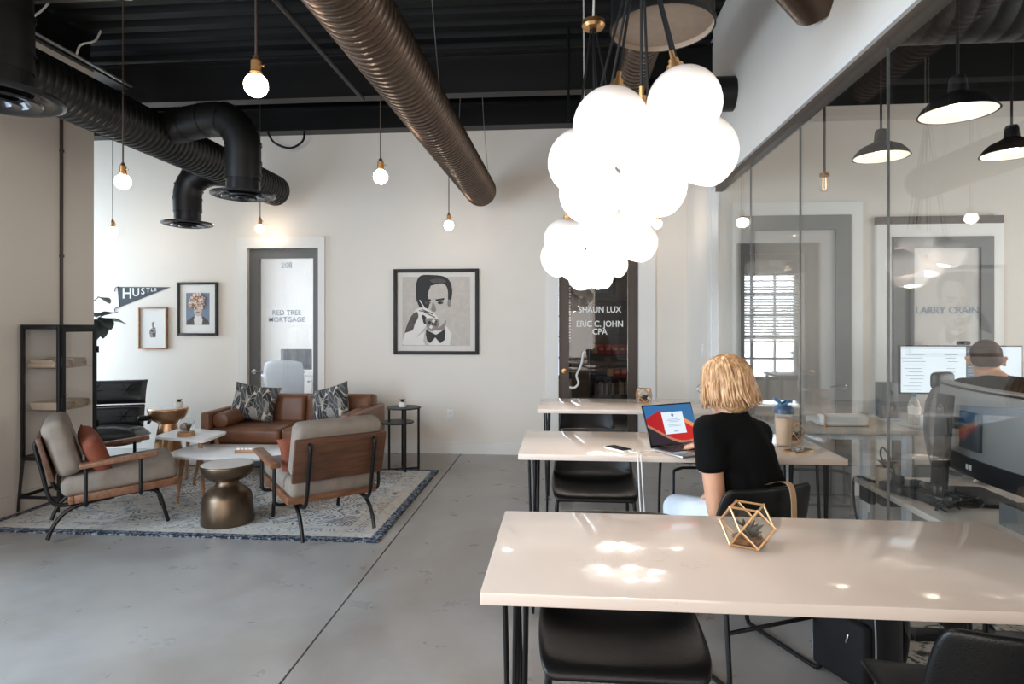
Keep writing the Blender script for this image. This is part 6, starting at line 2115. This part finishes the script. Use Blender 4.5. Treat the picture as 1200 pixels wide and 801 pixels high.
# --- the woman at the middle table
V3 = Vector
wm = thing('person', 'blonde woman in a black t-shirt seated at the laptop, seen from behind', 'person', (0, 0, 0))
pel = V3((0.800, 2.575, 0.535))
chest = V3((0.712, 2.548, 0.85))
nb = V3((0.690, 2.525, 0.965))
hc = V3((0.655, 2.545, 1.090))
HB = basis(R(30), R(-12), R(-4))
shl, shr = V3((0.572, 2.475, 0.930)), V3((0.805, 2.615, 0.890))
ell, elr = V3((0.602, 2.460, 0.615)), V3((0.825, 2.715, 0.795))
wrl = V3((0.640, 2.610, 0.622))
wrr = V3((0.660, 2.815, 0.800))
knl, knr = V3((0.530, 2.890, 0.495)), V3((0.715, 2.960, 0.500))
anl, anr = V3((0.500, 2.880, 0.085)), V3((0.720, 3.080, 0.085))
hpl, hpr = pel + V3((-0.085, -0.02, -0.01)), pel + V3((0.085, 0.04, -0.01))
body = [(pel, chest, 0.115, 0.105), (chest, nb, 0.095, 0.058), (nb, hc + V3((0.002, -0.01, -0.05)), 0.050, 0.046), (chest + V3((0, 0, 0.05)), shl, 0.085, 0.050), (chest + V3((0, 0, 0.05)), shr, 0.085, 0.050),
        (shl, ell, 0.048, 0.038), (ell, wrl, 0.037, 0.025), (shr, elr, 0.048, 0.038), (elr, wrr, 0.037, 0.025),
        (hpl, knl, 0.085, 0.055), (hpr, knr, 0.085, 0.055), (knl, anl, 0.050, 0.034), (knr, anr, 0.050, 0.034)]
hcaps, hq = head_caps(hc, HB)
body += hcaps
body += finger_set(wrl, V3((-0.05, 0.95, -0.20)), V3((0.1, 0.1, 1)), 1, 0.35)
body += finger_set(wrr, V3((-0.55, 0.80, -0.10)), V3((0, 0, 1)), -1, 0.45)
capsules('body', body, MT['skin'], wm, 0.0055, 5)
eyes(hq, wm)
capsules('trousers', [(pel + V3((0, 0, 0.05)), pel - V3((0, 0, 0.0)), 0.126, 0.13), (hpl, knl, 0.098, 0.068), (hpr, knr, 0.098, 0.068), (knl, anl + V3((0, 0, 0.05)), 0.064, 0.05, 'flat'), (knr, anr + V3((0, 0, 0.05)), 0.064, 0.05, 'flat')], MT['white_cloth'], wm, 0.009, 6)
dl = (ell - shl).normalized()
dr = (elr - shr).normalized()
cx_ = V3((math.cos(R(26)), math.sin(R(26)), 0))
shirt = [(pel + V3((0, 0, -0.035)), pel + V3((0, 0, 0.10)), 0.138, 0.128, 'flat'), (pel + V3((0, 0, 0.08)), chest, 0.130, 0.118), (pel + cx_ * 0.035 + V3((0, 0, -0.03)), chest + cx_ * 0.045, 0.115, 0.098, 'flat'), (pel - cx_ * 0.035 + V3((0, 0, -0.03)), chest - cx_ * 0.045, 0.115, 0.098, 'flat'),
         (chest, nb + V3((0, 0, -0.005)), 0.108, 0.062), (chest + V3((0, 0, 0.04)), shl, 0.096, 0.060), (chest + V3((0, 0, 0.04)), shr, 0.096, 0.060),
         (nb + V3((0, 0, -0.02)), shl + V3((0, 0, 0.0)), 0.058, 0.055), (nb + V3((0, 0, -0.02)), shr, 0.058, 0.055),
         (shl, shl + dl * 0.12, 0.060, 0.062), (shl + dl * 0.08, shl + dl * 0.155, 0.060, 0.064, 'flat'), (shr, shr + dr * 0.16, 0.060, 0.062), (shr + dr * 0.10, shr + dr * 0.185, 0.060, 0.064, 'flat')]
so = capsules('t_shirt', shirt, MT['black_cloth'], wm, 0.008, 8)
for k_, (p_, d_) in enumerate(((anl, V3((-0.1, 1, 0))), (anr, V3((0, 1, 0))))):
    capsules('shoe', [(V3((p_.x, p_.y - 0.03, 0.042)), V3((p_.x, p_.y + 0.05, 0.045)), 0.040, 0.042), (V3((p_.x, p_.y + 0.05, 0.040)), V3((p_.x + d_.x * 0.14, p_.y + 0.16, 0.033)), 0.040, 0.032)], MT['shoe'], wm, 0.008, 4)


def bob(parent, q, T3, m, n=420, seed=2):
    """shoulder length bob: a cap and many overlapping tapered locks"""
    capsules('hair_cap', [(q(0, -0.020, 0.040), 0.087, (0.95, 1.08, 0.98), T3.to_4x4()), (q(0, -0.050, -0.03), 0.074, (1.05, 0.88, 1.1), T3.to_4x4())], m, parent, 0.008, 3)
    rnd = random.Random(seed)
    mb = MB()
    for k in range(n):
        phi = R(rnd.uniform(-148, 148))           # 0 = back of the head
        sx, cy = math.sin(phi), -math.cos(phi)
        rx, ry = 0.084 + rnd.uniform(-0.003, 0.006), 0.102 + rnd.uniform(-0.003, 0.006)
        L = rnd.uniform(0.095, 0.125) - 0.010 * abs(phi)
        pts = []
        top = rnd.uniform(0.0, 0.5)
        for i in range(4):
            th = top + (PI / 2 - top) * i / 3
            pts.append(q(rx * sx * math.sin(th), -0.018 + ry * cy * math.sin(th), 0.034 + 0.095 * math.cos(th)))
        w = rnd.uniform(-0.008, 0.008)
        fl = rnd.uniform(0.0, 0.022)
        for i in range(1, 4):
            t = i / 3
            pts.append(q((rx * (1 + 0.10 * math.sin(t * 2.6)) + fl * t * t) * sx + w * math.sin(t * 3.2), -0.018 + (ry + fl * t * t) * cy + w * 0.4 * math.sin(t * 2.6), 0.034 - L * t - 0.01 * rnd.random()))
        r0 = rnd.uniform(0.0038, 0.0072)
        mb.tube(pts, [r0 * 0.6, r0 * 0.9, r0, r0, r0 * 1.05, r0 * 0.85, r0 * 0.15], 5, smooth=3)
    o = mb.build('hair', m, parent, smooth=180)
    o['kind'] = 'stuff'


bob(wm, hq, HB, MT['hair'])
gl = MB()
for sx in (-1, 1):
    ring = [hq(sx * 0.034 + 0.024 * math.cos(k * PI / 8), 0.096, 0.010 + 0.018 * math.sin(k * PI / 8)) for k in range(17)]
    gl.tube(ring, 0.0014, 5)
    gl.tube([hq(sx * 0.058, 0.094, 0.014), hq(sx * 0.082, 0.05, 0.016), hq(sx * 0.085, -0.005, 0.012)], 0.0013, 5)
gl.build('eyeglasses', MT['chrome'], wm)

# --- the man in the office
mn = thing('person', 'man with cropped dark hair and black shirt facing the lit monitor in the office', 'person', (0, 0, 0))
hc2 = V3((2.345, 3.62, 1.135))
HB2 = basis(R(-26), R(-4))
pel = V3((2.42, 3.50, 0.56))
chest = V3((2.39, 3.53, 0.88))
nb = V3((2.365, 3.56, 1.03))
shl, shr = V3((2.19, 3.55, 0.985)), V3((2.56, 3.53, 0.985))
ell, elr = V3((2.165, 3.68, 0.70)), V3((2.63, 3.66, 0.70))
wrl, wrr = V3((2.30, 3.98, 0.755)), V3((2.56, 3.98, 0.755))
knl, knr = V3((2.31, 3.93, 0.52)), V3((2.53, 3.93, 0.52))
anl, anr = V3((2.30, 3.95, 0.085)), V3((2.54, 3.95, 0.085))
hpl, hpr = pel + V3((-0.09, 0, -0.02)), pel + V3((0.09, 0, -0.02))
body = [(pel, chest, 0.135, 0.13), (chest, nb, 0.12, 0.065), (nb, hc2 + V3((0, -0.01, -0.05)), 0.060, 0.056), (chest + V3((0, 0, 0.04)), shl, 0.10, 0.062), (chest + V3((0, 0, 0.04)), shr, 0.10, 0.062),
        (shl, ell, 0.056, 0.046), (ell, wrl, 0.044, 0.029), (shr, elr, 0.056, 0.046), (elr, wrr, 0.044, 0.029), (hpl, knl, 0.09, 0.062), (hpr, knr, 0.09, 0.062), (knl, anl, 0.056, 0.038), (knr, anr, 0.056, 0.038)]
hcaps, hq2 = head_caps(hc2, HB2, 1.0)
body += hcaps
body += finger_set(wrl, V3((0.15, 1, -0.10)), V3((0, 0, 1)), 1, 0.4)
body += finger_set(wrr, V3((-0.15, 1, -0.10)), V3((0, 0, 1)), -1, 0.4)
capsules('body', body, MT['skin'], mn, 0.0065, 5)
eyes(hq2, mn)
capsules('hair', [(hq2(0, -0.018, 0.045), 0.087, (0.87, 1.06, 0.94), HB2.to_4x4()), (hq2(0, -0.040, 0.020), 0.078, (0.96, 0.86, 0.8), HB2.to_4x4())], MT['dark_hair'], mn, 0.007, 4)
capsules('trousers', [(pel + V3((0, 0, 0.03)), pel, 0.145, 0.145), (hpl, knl, 0.102, 0.074), (hpr, knr, 0.102, 0.074), (knl, anl + V3((0, 0, 0.04)), 0.068, 0.055, 'flat'), (knr, anr + V3((0, 0, 0.04)), 0.068, 0.055, 'flat')], MT['plastic_slate'], mn, 0.010, 6)
dl, dr = (ell - shl).normalized(), (elr - shr).normalized()
capsules('t_shirt', [(pel + V3((0, 0, -0.02)), pel + V3((0, 0, 0.08)), 0.155, 0.15, 'flat'), (pel + V3((0, 0, 0.06)), chest, 0.15, 0.142), (pel + V3((0.05, 0, 0)), chest + V3((0.06, 0, 0)), 0.13, 0.12), (pel + V3((-0.05, 0, 0)), chest + V3((-0.06, 0, 0)), 0.13, 0.12), (chest, nb + V3((0, 0, -0.01)), 0.13, 0.072), (chest + V3((0, 0, 0.04)), shl, 0.11, 0.072), (chest + V3((0, 0, 0.04)), shr, 0.11, 0.072),
                     (nb + V3((0, 0, -0.02)), shl, 0.066, 0.066), (nb + V3((0, 0, -0.02)), shr, 0.066, 0.066), (shl, shl + dl * 0.17, 0.070, 0.068, 'flat'), (shr, shr + dr * 0.17, 0.070, 0.068, 'flat')], MT['black_cloth'], mn, 0.009, 8)
for p_ in (anl, anr):
    capsules('shoe', [(V3((p_.x, p_.y - 0.03, 0.045)), V3((p_.x, p_.y + 0.06, 0.045)), 0.042, 0.042), (V3((p_.x, p_.y + 0.06, 0.042)), V3((p_.x, p_.y + 0.18, 0.035)), 0.042, 0.034)], MT['shoe'], mn, 0.009, 4)
